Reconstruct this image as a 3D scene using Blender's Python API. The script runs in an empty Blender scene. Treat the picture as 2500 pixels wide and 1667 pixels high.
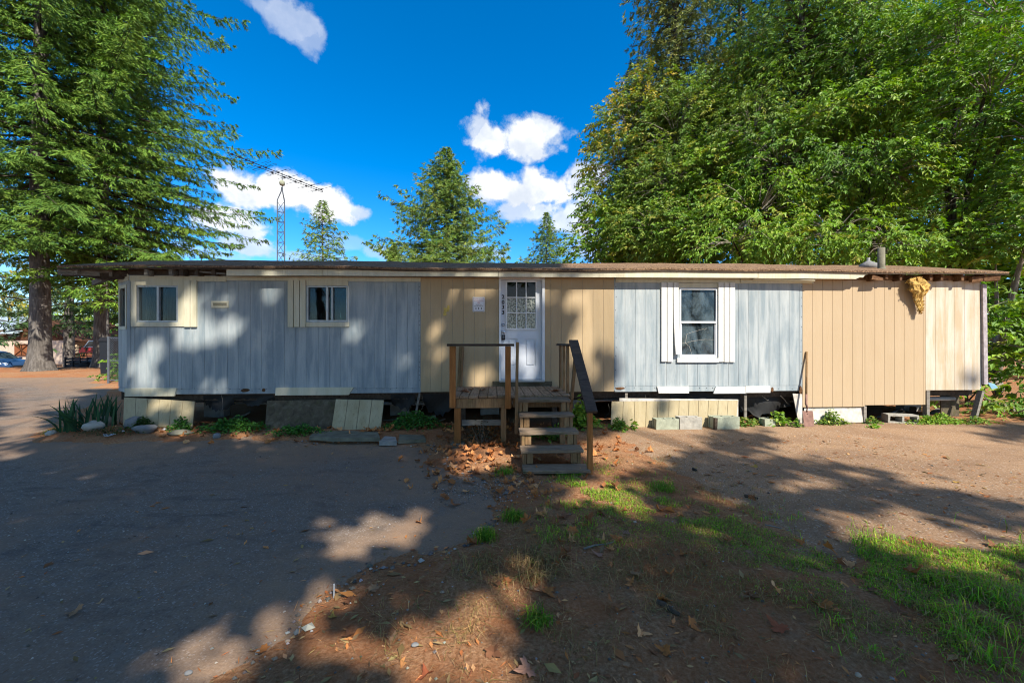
import bpy, math, random
import numpy as np
from mathutils import Vector, Matrix

# ------------------------------------------------------------------ camera, sky, sun, exposure
F = 972.0                       # focal length in photo pixels (14 mm on a 36 mm sensor, 2500 px wide)
EYE = 1.7
sc = bpy.context.scene
cam_data = bpy.data.cameras.new("camera")
cam_data.sensor_width = 36.0
cam_data.lens = 14.0
cam_data.clip_start = 0.05
cam_data.clip_end = 3000.0
cam = bpy.data.objects.new("camera", cam_data)
sc.collection.objects.link(cam)
cam.location = (0, 0, EYE)
cam.rotation_euler = (math.radians(90), 0, 0)
sc.camera = cam

SUN_AZ = math.radians(33)       # to the right of straight behind the camera
SUN_EL = math.radians(45)
S = np.array([math.sin(SUN_AZ) * math.cos(SUN_EL), -math.cos(SUN_AZ) * math.cos(SUN_EL), math.sin(SUN_EL)])

world = bpy.data.worlds.new("World")
sc.world = world
world.use_nodes = True
wn = world.node_tree.nodes
wl = world.node_tree.links
wn.clear()
w_out = wn.new("ShaderNodeOutputWorld")
w_bg = wn.new("ShaderNodeBackground")
w_bg.inputs["Strength"].default_value = 0.145
sky = wn.new("ShaderNodeTexSky")
sky.sky_type = 'NISHITA'
sky.sun_disc = False
sky.sun_elevation = SUN_EL
sky.sun_rotation = math.radians(180) - SUN_AZ
sky.altitude = 1200
sky.air_density = 1.0
sky.dust_density = 0.3
sky.ozone_density = 3.5
hsv = wn.new("ShaderNodeHueSaturation")
hsv.inputs["Saturation"].default_value = 1.42
hsv.inputs["Value"].default_value = 0.88
wl.new(sky.outputs[0], hsv.inputs["Color"])
tc = wn.new("ShaderNodeTexCoord")


def vmath(op, a, b=None):
    n = wn.new("ShaderNodeVectorMath")
    n.operation = op
    for i, v in enumerate((a, b)):
        if v is None:
            continue
        if isinstance(v, (tuple, list)):
            n.inputs[i].default_value = v
        else:
            wl.new(v, n.inputs[i])
    return n.outputs["Value"] if op in ('LENGTH', 'DOT_PRODUCT', 'DISTANCE') else n.outputs[0]


def smath(op, a, b=None, c=None):
    n = wn.new("ShaderNodeMath")
    n.operation = op
    for i, v in enumerate((a, b, c)):
        if v is None:
            continue
        if isinstance(v, (int, float)):
            n.inputs[i].default_value = v
        else:
            wl.new(v, n.inputs[i])
    return n.outputs[0]


def smap(v, a, b, lo=0.0, hi=1.0):
    n = wn.new("ShaderNodeMapRange")
    n.interpolation_type = 'SMOOTHSTEP'
    wl.new(v, n.inputs[0])
    n.inputs[1].default_value = a
    n.inputs[2].default_value = b
    n.inputs[3].default_value = lo
    n.inputs[4].default_value = hi
    return n.outputs[0]


def wnoise(scale, detail, rough, vec, dist=0.0):
    n = wn.new("ShaderNodeTexNoise")
    n.inputs["Scale"].default_value = scale
    n.inputs["Detail"].default_value = detail
    n.inputs["Roughness"].default_value = rough
    n.inputs["Distortion"].default_value = dist
    wl.new(vec, n.inputs["Vector"])
    return n.outputs["Fac"]


D = vmath('NORMALIZE', tc.outputs["Generated"])
# cumulus clouds: direction of the centre, half width, half height, density
CLOUDS = [(695, 30, 80, 44, .5), (750, 70, 40, 48, .42), (640, 14, 52, 24, .45),
          (690, 468, 125, 54, 1.0), (610, 472, 70, 46, .95), (785, 490, 85, 46, 1.0), (850, 512, 45, 20, .8),
          (555, 535, 85, 42, .9), (510, 527, 55, 36, .85), (605, 597, 66, 24, .8), (500, 615, 70, 18, .4),
          (1215, 338, 80, 44, .95), (1275, 340, 98, 46, 1.0), (1330, 318, 58, 42, .9), (1172, 318, 34, 44, .8),
          (1225, 462, 100, 42, 1.0), (1320, 466, 130, 46, 1.0), (1290, 512, 105, 32, .8), (1400, 535, 75, 48, .8),
          (1420, 450, 60, 45, .9),
          (750, 630, 80, 16, .5), (940, 618, 50, 18, .45), (1160, 615, 70, 22, .5), (830, 590, 60, 20, .3),
          (1480, 600, 120, 50, .6)]
nz1 = wnoise(15.0, 12.0, .62, D, .25)
nz2 = wnoise(30.0, 6.0, .6, D, .0)
edge = smath('ADD', smath('MULTIPLY', smath('SUBTRACT', nz1, .5), 1.9), smath('MULTIPLY', smath('SUBTRACT', nz2, .5), .6))
dens = None
for (px, py, rx, ry, a) in CLOUDS:
    d = Vector(((px - 1250) / F, 1.0, (833 - py) / F))
    ln = d.length
    d.normalize()
    q = vmath('MULTIPLY', vmath('SUBTRACT', D, tuple(d)), (F * ln / rx / 1.14, 4.0, F * ln / ry / 1.14))
    v = smath('SUBTRACT', 1.0, vmath('LENGTH', q))
    v = smath('ADD', v, edge)
    v = smath('MULTIPLY', smap(v, .04, .52), a)
    dens = v if dens is None else smath('MAXIMUM', dens, v)
# unseen clouds in the rest of the sky, thickened to whiten the fill light
nz3 = wnoise(3.2, 8.0, .58, vmath('MULTIPLY', D, (1, 1, 1.8)), .1)
sep = wn.new("ShaderNodeSeparateXYZ")
wl.new(D, sep.inputs[0])
behind = smap(sep.outputs[1], .45, .15)
gen = smath('MULTIPLY', smath('MULTIPLY', smap(nz3, .455, .60), behind), .85)
dens = smath('MAXIMUM', dens, gen)
cl_col = wn.new("ShaderNodeMix")
cl_col.data_type = 'RGBA'
cl_col.inputs["A"].default_value = (2.75, 3.0, 3.4, 1)
cl_col.inputs["B"].default_value = (4.1, 4.15, 4.2, 1)
wl.new(smap(smath('ADD', smath('MULTIPLY', dens, .62), smath('MULTIPLY', smath('SUBTRACT', wnoise(14.0, 7.0, .55, D), .5), 1.7)), .3, .85), cl_col.inputs["Factor"])
mixs = wn.new("ShaderNodeMix")
mixs.data_type = 'RGBA'
wl.new(dens, mixs.inputs["Factor"])
wl.new(hsv.outputs[0], mixs.inputs["A"])
wl.new(cl_col.outputs["Result"], mixs.inputs["B"])
wl.new(mixs.outputs["Result"], w_bg.inputs["Color"])
wl.new(w_bg.outputs[0], w_out.inputs["Surface"])

sun_data = bpy.data.lights.new("sun", 'SUN')
sun_data.energy = 4.5
sun_data.angle = math.radians(0.53)
sun_data.color = (1.0, 0.93, 0.82)
sun = bpy.data.objects.new("sun", sun_data)
sc.collection.objects.link(sun)
sun.rotation_euler = Vector(S).to_track_quat('Z', 'Y').to_euler()
sun.location = (10, -20, 30)

sc.view_settings.view_transform = 'Standard'
sc.view_settings.look = 'None'
sc.view_settings.gamma = 1.0
sc.view_settings.use_curve_mapping = False
sc.view_settings.exposure = 0.98
sc.cycles.use_denoising = True
sc.cycles.denoiser = 'OPENIMAGEDENOISE'
sc.cycles.denoising_input_passes = 'RGB_ALBEDO_NORMAL'
sc.cycles.denoising_prefilter = 'ACCURATE'
sc.cycles.filter_width = 1.1
sc.cycles.max_bounces = 5
sc.cycles.diffuse_bounces = 2
sc.cycles.glossy_bounces = 3
sc.cycles.transmission_bounces = 3
sc.cycles.transparent_max_bounces = 6

# ------------------------------------------------------------------ helpers
COL = sc.collection
RNG = np.random.default_rng(7)
random.seed(7)


def tag(o, label=None, cat=None, group=None, kind=None):
    if label:
        o["label"] = label
    if cat:
        o["category"] = cat
    if group:
        o["group"] = group
    if kind:
        o["kind"] = kind
    return o


def empty(name, loc=(0, 0, 0), rz=0.0):
    o = bpy.data.objects.new(name, None)
    COL.objects.link(o)
    o.location = loc
    o.rotation_euler = (0, 0, rz)
    o.empty_display_size = .2
    return o


def link(name, me, mat=None, parent=None):
    o = bpy.data.objects.new(name, me)
    COL.objects.link(o)
    if mat is not None and not me.materials:
        me.materials.append(mat)
    o.parent = parent
    return o


def np_mesh(name, V, quads=None, tris=None, tint=None, smooth=False):
    """V (n,3); quads (m,4) and/or tris (k,3); tint (n,3) linear colour per vertex."""
    me = bpy.data.meshes.new(name)
    V = np.asarray(V, dtype=np.float32)
    me.vertices.add(len(V))
    me.vertices.foreach_set("co", V.ravel())
    idx, start, tot = [], [], 0
    if quads is not None and len(quads):
        quads = np.asarray(quads, dtype=np.int32)
        idx.append(quads.ravel())
        start.append(np.arange(len(quads), dtype=np.int32) * 4)
        tot = quads.size
    if tris is not None and len(tris):
        tris = np.asarray(tris, dtype=np.int32)
        idx.append(tris.ravel())
        start.append(tot + np.arange(len(tris), dtype=np.int32) * 3)
    idx = np.concatenate(idx)
    start = np.concatenate(start)
    me.loops.add(len(idx))
    me.loops.foreach_set("vertex_index", idx)
    me.polygons.add(len(start))
    me.polygons.foreach_set("loop_start", start)
    me.update(calc_edges=True)
    if tint is not None:
        at = me.color_attributes.new("tint", 'FLOAT_COLOR', 'POINT')
        c = np.ones((len(V), 4), dtype=np.float32)
        c[:, :3] = tint
        at.data.foreach_set("color", c.ravel())
    me.polygons.foreach_set("use_smooth", np.full(len(start), smooth, dtype=bool))
    me.update()
    return me


class MB:
    """collects boxes, beams, tubes and prisms that make one part"""

    def __init__(self, T=None):
        self.v, self.f, self.T = [], [], T

    def add(self, vs, fs):
        n = len(self.v)
        for p in vs:
            p = Vector(p)
            self.v.append(tuple(self.T @ p if self.T is not None else p))
        self.f += [tuple(i + n for i in f) for f in fs]
        return self

    def box(self, x0, x1, y0, y1, z0, z1, ch=0.0):
        if ch <= 0:
            vs = [(x, y, z) for z in (z0, z1) for y in (y0, y1) for x in (x0, x1)]
            fs = [(0, 2, 3, 1), (4, 5, 7, 6), (0, 1, 5, 4), (2, 6, 7, 3), (0, 4, 6, 2), (1, 3, 7, 5)]
            return self.add(vs, fs)
        c = ch   # chamfered box: 24 vertices
        vs, key = [], {}
        for ix in (0, 1):
            for iy in (0, 1):
                for iz in (0, 1):
                    X, Y, Z = (x0, x1)[ix], (y0, y1)[iy], (z0, z1)[iz]
                    dx, dy, dz = (c, -c)[ix], (c, -c)[iy], (c, -c)[iz]
                    for a, p in (('x', (X, Y + dy, Z + dz)), ('y', (X + dx, Y, Z + dz)), ('z', (X + dx, Y + dy, Z))):
                        key[(a, ix, iy, iz)] = len(vs)
                        vs.append(p)
        k = key
        fs = []
        for s in (0, 1):
            fs.append((k['x', s, 0, 0], k['x', s, 1, 0], k['x', s, 1, 1], k['x', s, 0, 1]))
            fs.append((k['y', 0, s, 0], k['y', 1, s, 0], k['y', 1, s, 1], k['y', 0, s, 1]))
            fs.append((k['z', 0, 0, s], k['z', 1, 0, s], k['z', 1, 1, s], k['z', 0, 1, s]))
        for a in (0, 1):
            for b in (0, 1):
                fs.append((k['x', a, b, 0], k['x', a, b, 1], k['y', a, b, 1], k['y', a, b, 0]))
                fs.append((k['x', a, 0, b], k['x', a, 1, b], k['z', a, 1, b], k['z', a, 0, b]))
                fs.append((k['y', 0, a, b], k['y', 1, a, b], k['z', 1, a, b], k['z', 0, a, b]))
                for e in (0, 1):
                    fs.append((k['x', a, b, e], k['y', a, b, e], k['z', a, b, e]))
        return self.add(vs, fs)

    def beam(self, p, q, w, h, up=(0, 0, 1)):
        p, q, up = Vector(p), Vector(q), Vector(up)
        d = (q - p).normalized()
        s = d.cross(up)
        if s.length < 1e-4:
            s = d.cross(Vector((0, 1, 0)))
        s.normalize()
        t = s.cross(d).normalized()
        vs = []
        for c in (p, q):
            for a, b in ((-1, -1), (1, -1), (1, 1), (-1, 1)):
                vs.append(c + s * (a * w / 2) + t * (b * h / 2))
        return self.add(vs, [(0, 1, 2, 3), (7, 6, 5, 4), (0, 4, 5, 1), (1, 5, 6, 2), (2, 6, 7, 3), (3, 7, 4, 0)])

    def tube(self, pts, rad, n=8, cap=True):
        pts = [Vector(p) for p in pts]
        if not hasattr(rad, '__len__'):
            rad = [rad] * len(pts)
        vs, fs = [], []
        for i, p in enumerate(pts):
            d = (pts[min(i + 1, len(pts) - 1)] - pts[max(i - 1, 0)]).normalized()
            a = d.cross(Vector((0, 0, 1)))
            if a.length < .05:
                a = d.cross(Vector((0, 1, 0)))
            a.normalize()
            b = d.cross(a)
            for k in range(n):
                t = 2 * math.pi * k / n
                vs.append(p + (a * math.cos(t) + b * math.sin(t)) * rad[i])
        for i in range(len(pts) - 1):
            for k in range(n):
                fs.append((i * n + k, i * n + (k + 1) % n, (i + 1) * n + (k + 1) % n, (i + 1) * n + k))
        if cap:
            fs.append(tuple(range(n))[::-1])
            fs.append(tuple((len(pts) - 1) * n + k for k in range(n)))
        return self.add(vs, fs)

    def lathe(self, prof, c=(0, 0, 0), n=16):
        vs, fs = [], []
        for r, z in prof:
            for k in range(n):
                t = 2 * math.pi * k / n
                vs.append((c[0] + r * math.cos(t), c[1] + r * math.sin(t), c[2] + z))
        for i in range(len(prof) - 1):
            for k in range(n):
                fs.append((i * n + k, i * n + (k + 1) % n, (i + 1) * n + (k + 1) % n, (i + 1) * n + k))
        fs.append(tuple(range(n))[::-1])
        fs.append(tuple((len(prof) - 1) * n + k for k in range(n)))
        return self.add(vs, fs)

    def prism(self, poly, axis, a0, a1):
        """polygon in the two other axes, extruded along axis from a0 to a1"""
        def p3(u, v, a):
            return {'x': (a, u, v), 'y': (u, a, v), 'z': (u, v, a)}[axis]
        n = len(poly)
        vs = [p3(u, v, a0) for u, v in poly] + [p3(u, v, a1) for u, v in poly]
        fs = [tuple(range(n))[::-1], tuple(range(n, 2 * n))]
        fs += [(i, (i + 1) % n, (i + 1) % n + n, i + n) for i in range(n)]
        return self.add(vs, fs)

    def quad3(self, a, b, c, d, thick, nrm):
        nrm = Vector(nrm).normalized() * thick
        vs = [Vector(p) for p in (a, b, c, d)]
        vs = vs + [v + nrm for v in vs]
        return self.add(vs, [(3, 2, 1, 0), (4, 5, 6, 7), (0, 1, 5, 4), (1, 2, 6, 5), (2, 3, 7, 6), (3, 0, 4, 7)])

    def jitter(self, a):
        self.v = [tuple(c + random.uniform(-a, a) for c in p) for p in self.v]
        return self

    def build(self, name, mat, parent=None, smooth=False):
        me = bpy.data.meshes.new(name)
        me.from_pydata(self.v, [], self.f)
        if smooth:
            me.polygons.foreach_set("use_smooth", [True] * len(me.polygons))
        me.update()
        import bmesh
        bm = bmesh.new()
        bm.from_mesh(me)
        bmesh.ops.recalc_face_normals(bm, faces=bm.faces)
        bm.to_mesh(me)
        bm.free()
        return link(name, me, mat, parent)


# ------------------------------------------------------------------ materials
class NT:
    def __init__(self, name):
        self.m = bpy.data.materials.new(name)
        self.m.use_nodes = True
        self.n, self.l = self.m.node_tree.nodes, self.m.node_tree.links
        self.b = self.n["Principled BSDF"]
        self.geo = None

    def pos(self, scale=(1, 1, 1), obj=False):
        if obj:
            t = self.n.new("ShaderNodeTexCoord").outputs["Object"]
        else:
            t = self.n.new("ShaderNodeNewGeometry").outputs["Position"]
        mp = self.n.new("ShaderNodeMapping")
        mp.inputs["Scale"].default_value = scale
        self.l.new(t, mp.inputs["Vector"])
        return mp.outputs[0]

    def noise(self, scale, detail=4, rough=.55, vec=None, dist=0.0):
        t = self.n.new("ShaderNodeTexNoise")
        t.inputs["Scale"].default_value = scale
        t.inputs["Detail"].default_value = detail
        t.inputs["Roughness"].default_value = rough
        t.inputs["Distortion"].default_value = dist
        self.l.new(vec if vec is not None else self.pos(), t.inputs["Vector"])
        return t.outputs["Fac"]

    def voronoi(self, scale, vec=None, out="Distance", rand=1.0):
        t = self.n.new("ShaderNodeTexVoronoi")
        t.inputs["Scale"].default_value = scale
        t.inputs["Randomness"].default_value = rand
        self.l.new(vec if vec is not None else self.pos(), t.inputs["Vector"])
        return t.outputs[out]

    def ramp(self, v, stops, interp='LINEAR'):
        r = self.n.new("ShaderNodeValToRGB")
        e = r.color_ramp.elements
        r.color_ramp.interpolation = interp
        while len(e) > 1:
            e.remove(e[-1])
        e[0].position = stops[0][0]
        e[0].color = self.c4(stops[0][1])
        for p, c in stops[1:]:
            k = e.new(p)
            k.color = self.c4(c)
        self.l.new(v, r.inputs[0])
        return r.outputs[0]

    @staticmethod
    def c4(c):
        if isinstance(c, (int, float)):
            return (c, c, c, 1)
        return (c[0], c[1], c[2], 1)

    def mix(self, fac, a, b, mode='MIX'):
        m = self.n.new("ShaderNodeMix")
        m.data_type = 'RGBA'
        m.blend_type = mode
        for key, v in (("Factor", fac), ("A", a), ("B", b)):
            s = m.inputs[key] if key == "Factor" else [i for i in m.inputs if i.name == key and i.type == 'RGBA'][0]
            if isinstance(v, (int, float)):
                if key == "Factor":
                    s.default_value = v
                else:
                    s.default_value = (v, v, v, 1)
            elif isinstance(v, (tuple, list)):
                s.default_value = self.c4(v)
            else:
                self.l.new(v, s)
        return [o for o in m.outputs if o.type == 'RGBA'][0]

    def math(self, op, a, b=None, c=None):
        m = self.n.new("ShaderNodeMath")
        m.operation = op
        for i, v in enumerate((a, b, c)):
            if v is None:
                continue
            if isinstance(v, (int, float)):
                m.inputs[i].default_value = v
            else:
                self.l.new(v, m.inputs[i])
        return m.outputs[0]

    def rnd(self):
        return self.n.new("ShaderNodeObjectInfo").outputs["Random"]

    def attr(self, name):
        a = self.n.new("ShaderNodeAttribute")
        a.attribute_name = name
        return a.outputs["Color"]

    def color(self, c):
        if isinstance(c, (tuple, list)):
            self.b.inputs["Base Color"].default_value = self.c4(c)
        else:
            self.l.new(c, self.b.inputs["Base Color"])
        return self

    def rough(self, r, spec=.3):
        if isinstance(r, (int, float)):
            self.b.inputs["Roughness"].default_value = r
        else:
            self.l.new(r, self.b.inputs["Roughness"])
        self.b.inputs["Specular IOR Level"].default_value = spec
        return self

    def bump(self, h, strength=.3, dist=.01):
        b = self.n.new("ShaderNodeBump")
        b.inputs["Strength"].default_value = strength
        b.inputs["Distance"].default_value = dist
        self.l.new(h, b.inputs["Height"])
        self.l.new(b.outputs[0], self.b.inputs["Normal"])
        return self


M = {}


def simple(key, col, rough=.7, var=.15, scale=8.0, spec=.25, metal=0.0, bump=0.0):
    t = NT(key)
    n = t.noise(scale, 5, .6)
    lo = tuple(c * (1 - var) for c in col)
    hi = tuple(min(1, c * (1 + var)) for c in col)
    t.color(t.ramp(n, [(.3, lo), (.7, hi)])).rough(rough, spec)
    t.b.inputs["Metallic"].default_value = metal
    if bump:
        t.bump(t.noise(scale * 4, 4), bump, .01)
    M[key] = t.m
    return t.m


def painted_siding(key, base, light, dirt, streak=.6, grain=.25):
    """weathered paint on grooved plywood: vertical streaks, grain and specks"""
    t = NT(key)
    p = t.pos((5.0, 5.0, .55))
    s1 = t.noise(1.6, 5, .6, p, .4)
    fine = t.noise(26, 4, .65, t.pos((1, 1, .12)))
    speck = t.noise(130, 2, .5)
    blot = t.noise(1.7, 4, .6)
    c = t.ramp(s1, [(.38, base), (.66, tuple(b + (l - b) * streak for b, l in zip(base, light)))])
    c = t.mix(t.math('MULTIPLY', t.ramp(blot, [(.5, 0), (.7, 1)]), .35), c, light)
    c = t.mix(t.math('MULTIPLY', t.ramp(fine, [(.55, 0), (.75, 1)]), grain), c, dirt)
    c = t.mix(t.math('MULTIPLY', t.ramp(speck, [(.62, 0), (.72, 1)]), .3), c, dirt)
    v = t.n.new("ShaderNodeHueSaturation")
    t.l.new(c, v.inputs["Color"])
    t.l.new(t.math('ADD', t.math('MULTIPLY', t.rnd(), .05), .975), v.inputs["Value"])
    t.color(v.outputs[0]).rough(.62, .3)
    t.bump(t.noise(60, 4, .6, t.pos((1, 1, .15))), .35, .006)
    M[key] = t.m


painted_siding("siding_grey", (.235, .285, .31), (.46, .49, .485), (.25, .28, .27), .75)
painted_siding("siding_tan", (.42, .31, .175), (.47, .355, .215), (.24, .185, .10), .5, .15)
painted_siding("siding_tan_bright", (.425, .318, .195), (.46, .352, .225), (.45, .31, .17), .5, .12)
painted_siding("siding_tan_pale", (.47, .37, .24), (.60, .54, .45), (.42, .35, .26), .95, .2)
painted_siding("panel_beige", (.38, .31, .175), (.47, .395, .245), (.16, .125, .065), .8, .55)
painted_siding("trim_cream", (.55, .51, .36), (.65, .61, .47), (.24, .21, .13), .8, .35)
painted_siding("trim_white", (.62, .61, .56), (.72, .715, .68), (.30, .27, .21), .8, .35)


def wood(key, dark, mid, light, grain_axis=(1, 12, 12), rough=.85, obj=True, moss=0.0):
    t = NT(key)
    p = t.pos(grain_axis, obj)
    g = t.noise(3.0, 8, .65, p, .6)
    big = t.noise(1.2, 4, .6)
    c = t.ramp(g, [(.28, dark), (.5, mid), (.74, light)])
    c = t.mix(t.math('MULTIPLY', t.ramp(big, [(.45, 0), (.7, 1)]), .45), c, dark)
    if moss:
        c = t.mix(t.math('MULTIPLY', t.ramp(t.noise(5, 6, .7), [(.52, 0), (.66, 1)]), moss), c, (.07, .075, .02))
    v = t.n.new("ShaderNodeHueSaturation")
    t.l.new(c, v.inputs["Color"])
    t.l.new(t.math('ADD', t.math('MULTIPLY', t.rnd(), .35), .82), v.inputs["Value"])
    t.color(v.outputs[0]).rough(rough, .2)
    t.bump(g, .5, .008)
    M[key] = t.m


wood("wood_tread", (.10, .066, .04), (.23, .165, .11), (.36, .285, .205), (1.2, 14, 14), moss=.5)
wood("wood_deck", (.14, .088, .05), (.29, .19, .115), (.40, .29, .19), (14, 1.2, 14), moss=.5)
wood("wood_post", (.19, .072, .02), (.36, .145, .042), (.45, .205, .07), (14, 14, 1.0), moss=.25)
wood("wood_post_old", (.12, .07, .034), (.27, .165, .08), (.37, .24, .125), (14, 14, 1.0), moss=.5)
wood("wood_rail_dark", (.035, .025, .02), (.07, .05, .038), (.12, .085, .062), (2, 14, 14), moss=.15)
wood("wood_rotten", (.05, .026, .014), (.13, .065, .03), (.26, .15, .075), (6, 6, 6))
wood("wood_frame_dark", (.03, .022, .016), (.07, .05, .035), (.12, .09, .065), (6, 6, 6))
wood("wood_grey_plank", (.10, .09, .075), (.24, .215, .18), (.36, .33, .28), (1, 12, 12))
wood("plywood_dirty", (.045, .035, .022), (.10, .08, .052), (.17, .145, .10), (3, 3, 3), moss=.5)
wood("bark_fir", (.048, .043, .038), (.135, .12, .105), (.25, .232, .21), (5, 5, .8), obj=False)
wood("bark_pale", (.10, .085, .06), (.21, .18, .14), (.34, .31, .26), (5, 5, 1.5), obj=False)
wood("bark_dark", (.03, .022, .015), (.065, .05, .036), (.12, .095, .07), (5, 5, 1), obj=False)

# roof covering: old roll roofing under needles and moss
t = NT("roofing")
n1 = t.noise(3.2, 8, .7)
n2 = t.noise(38, 5, .7)
n3 = t.noise(11, 6, .7, None, .5)
c = t.ramp(n2, [(.34, (.03, .019, .012)), (.5, (.17, .105, .065)), (.66, (.46, .30, .18))])
c = t.mix(t.math('MULTIPLY', t.ramp(n1, [(.45, 0), (.65, 1)]), .6), c, (.33, .215, .13))
c = t.mix(t.math('MULTIPLY', t.ramp(n3, [(.58, 0), (.68, 1)]), .6), c, (.26, .19, .05))
t.color(c).rough(.95, .1).bump(n2, .9, .03)
M["roofing"] = t.m

# asphalt
t = NT("asphalt")
agg = t.voronoi(95, None, "Color")
sepc = t.n.new("ShaderNodeSeparateColor")
t.l.new(agg, sepc.inputs[0])
grain = t.noise(70, 4, .7)
c = t.ramp(grain, [(.3, (.088, .068, .052)), (.7, (.195, .155, .12))])
c = t.mix(t.ramp(sepc.outputs[0], [(.88, 0), (.95, 1)]), c, (.30, .27, .24))
ag2 = t.n.new("ShaderNodeSeparateColor")
t.l.new(t.voronoi(38, None, "Color"), ag2.inputs[0])
c = t.mix(t.math('MULTIPLY', t.ramp(ag2.outputs[1], [(.55, 0), (.9, 1)]), .55), c, (.17, .15, .135))
c = t.mix(t.math('MULTIPLY', t.ramp(t.noise(1.9, 7, .75, t.pos((1, 1.8, 1)), 1.4), [(.5, 0), (.62, 1)]), .6), c, (.042, .038, .037))
patch = t.noise(.55, 6, .65, None, .6)
c = t.mix(t.math('MULTIPLY', t.ramp(patch, [(.46, 0), (.64, 1)]), .6), c, (.215, .13, .08))
patch2 = t.noise(1.3, 5, .7, t.pos((1, 1.6, 1)), .8)
c = t.mix(t.math('MULTIPLY', t.ramp(patch2, [(.60, 0), (.72, 1)]), .4), c, (.25, .14, .08))
dust = t.attr("tint")
seps = t.n.new("ShaderNodeSeparateColor")
t.l.new(dust, seps.inputs[0])
dn = t.math('MULTIPLY', seps.outputs[0], t.ramp(t.noise(4, 7, .7), [(.3, .35), (.65, 1)]))
c = t.mix(dn, c, t.mix(grain, (.16, .095, .055), (.36, .24, .15)))
c = t.mix(t.math('MULTIPLY', t.ramp(t.noise(.8, 6, .75, t.pos((1.2, 1, 1)), 1.2), [(.64, 0), (.74, 1)]), .35), c, (.16, .15, .14))
t.color(c).rough(.85, .3).bump(grain, .55, .012)
M["asphalt"] = t.m

# the brown compacted pad on the right
t = NT("packed_dirt")
grain = t.noise(60, 5, .75)
big = t.noise(.9, 6, .65, t.pos((.7, 1.5, 1)), .7)
c = t.ramp(grain, [(.28, (.15, .088, .048)), (.52, (.30, .19, .11)), (.75, (.46, .32, .205))])
c = t.mix(t.math('MULTIPLY', t.ramp(big, [(.4, 0), (.65, 1)]), .55), c, (.15, .088, .055))
c = t.mix(t.math('MULTIPLY', t.ramp(t.noise(2.4, 6, .7, None, 1.0), [(.6, 0), (.72, 1)]), .5), c, (.33, .26, .20))
vv = t.voronoi(70, None, "Color")
sv = t.n.new("ShaderNodeSeparateColor")
t.l.new(vv, sv.inputs[0])
c = t.mix(t.ramp(sv.outputs[0], [(.93, 0), (.97, 1)]), c, (.36, .29, .22))
t.color(c).rough(.95, .15).bump(grain, .7, .015)
M["packed_dirt"] = t.m

# bare soil
t = NT("soil")
grain = t.noise(42, 7, .75)
big = t.noise(1.1, 6, .65, None, .6)
c = t.ramp(grain, [(.27, (.13, .062, .028)), (.5, (.34, .175, .085)), (.75, (.57, .36, .21))])
c = t.mix(t.math('MULTIPLY', t.ramp(big, [(.42, 0), (.62, 1)]), .65), c, (.33, .115, .042))
c = t.mix(t.math('MULTIPLY', t.ramp(t.noise(2.1, 6, .7, None, .8), [(.56, 0), (.7, 1)]), .45), c, (.36, .25, .16))
t.color(c).rough(.97, .1).bump(grain, 1.0, .03)
M["soil"] = t.m

# leaves and grass take their own colour from the mesh
def leafy(key, trans=.35, rough=.5, spec=.25):
    t = NT(key)
    col = t.attr("tint")
    t.color(col).rough(rough, spec)
    tr = t.n.new("ShaderNodeBsdfTranslucent")
    g = t.n.new("ShaderNodeHueSaturation")
    g.inputs["Saturation"].default_value = 1.15
    g.inputs["Value"].default_value = 1.25
    t.l.new(col, g.inputs["Color"])
    t.l.new(g.outputs[0], tr.inputs["Color"])
    mx = t.n.new("ShaderNodeMixShader")
    mx.inputs[0].default_value = trans
    t.l.new(t.b.outputs[0], mx.inputs[1])
    t.l.new(tr.outputs[0], mx.inputs[2])
    t.l.new(mx.outputs[0], t.n["Material Output"].inputs["Surface"])
    M[key] = t.m


leafy("leaf", .28)
leafy("needle", .1, .6, .15)
leafy("dry_leaf", .18, .75, .15)
leafy("grass", .3, .6, .2)

simple("metal_galv", (.10, .115, .135), .5, .2, 6, .4, .2)
simple("metal_dark", (.028, .028, .032), .55, .2, 6, .4, .4)
simple("alu_frame", (.42, .45, .46), .45, .15, 9, .5, .5)
simple("vinyl_white", (.72, .74, .75), .4, .06, 6, .4)
simple("door_paint", (.60, .64, .70), .35, .05, 3, .45)
simple("black_paint", (.012, .012, .014), .5, .1)
simple("chrome", (.55, .55, .55), .25, .1, 6, .5, 1.0)
simple("concrete", (.30, .285, .255), .9, .25, 7, .2, 0, .5)
simple("concrete_mossy", (.17, .16, .115), .95, .35, 6, .15, 0, .6)
simple("block_grey", (.36, .34, .29), .95, .25, 12, .15, 0, .7)
simple("block_green", (.33, .35, .26), .95, .22, 12, .15, 0, .6)
simple("foam_white", (.52, .48, .42), .85, .35, 6, .2)
simple("black_plastic", (.012, .012, .012), .65, .3, 4, .4, 0, .6)
simple("pvc_pipe", (.34, .35, .35), .4, .12, 5, .4)
simple("duct_tape_blue", (.20, .38, .48), .4, .1, 5, .4)
simple("stone_pale", (.38, .36, .31), .85, .22, 5, .2, 0, .6)
simple("stone_tan", (.36, .27, .19), .9, .22, 5, .2, 0, .6)
simple("stone_grey", (.20, .20, .195), .9, .25, 5, .2, 0, .6)
simple("rust_steel", (.23, .13, .10), .7, .25, 12, .3, .2)
simple("insulation", (.50, .32, .10), 1.0, .5, 14, .05, 0, 1.0)
simple("sign_white", (.72, .72, .74), .4, .05)
simple("ink_red", (.45, .05, .05), .6, .05)
simple("ink_black", (.02, .02, .035), .6, .05)
simple("residue_yellow", (.50, .37, .10), .9, .3, 30)
simple("post_lavender", (.36, .32, .33), .8, .3, 14)
simple("paper_scrap", (.55, .60, .66), .7, .25, 20)

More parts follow.
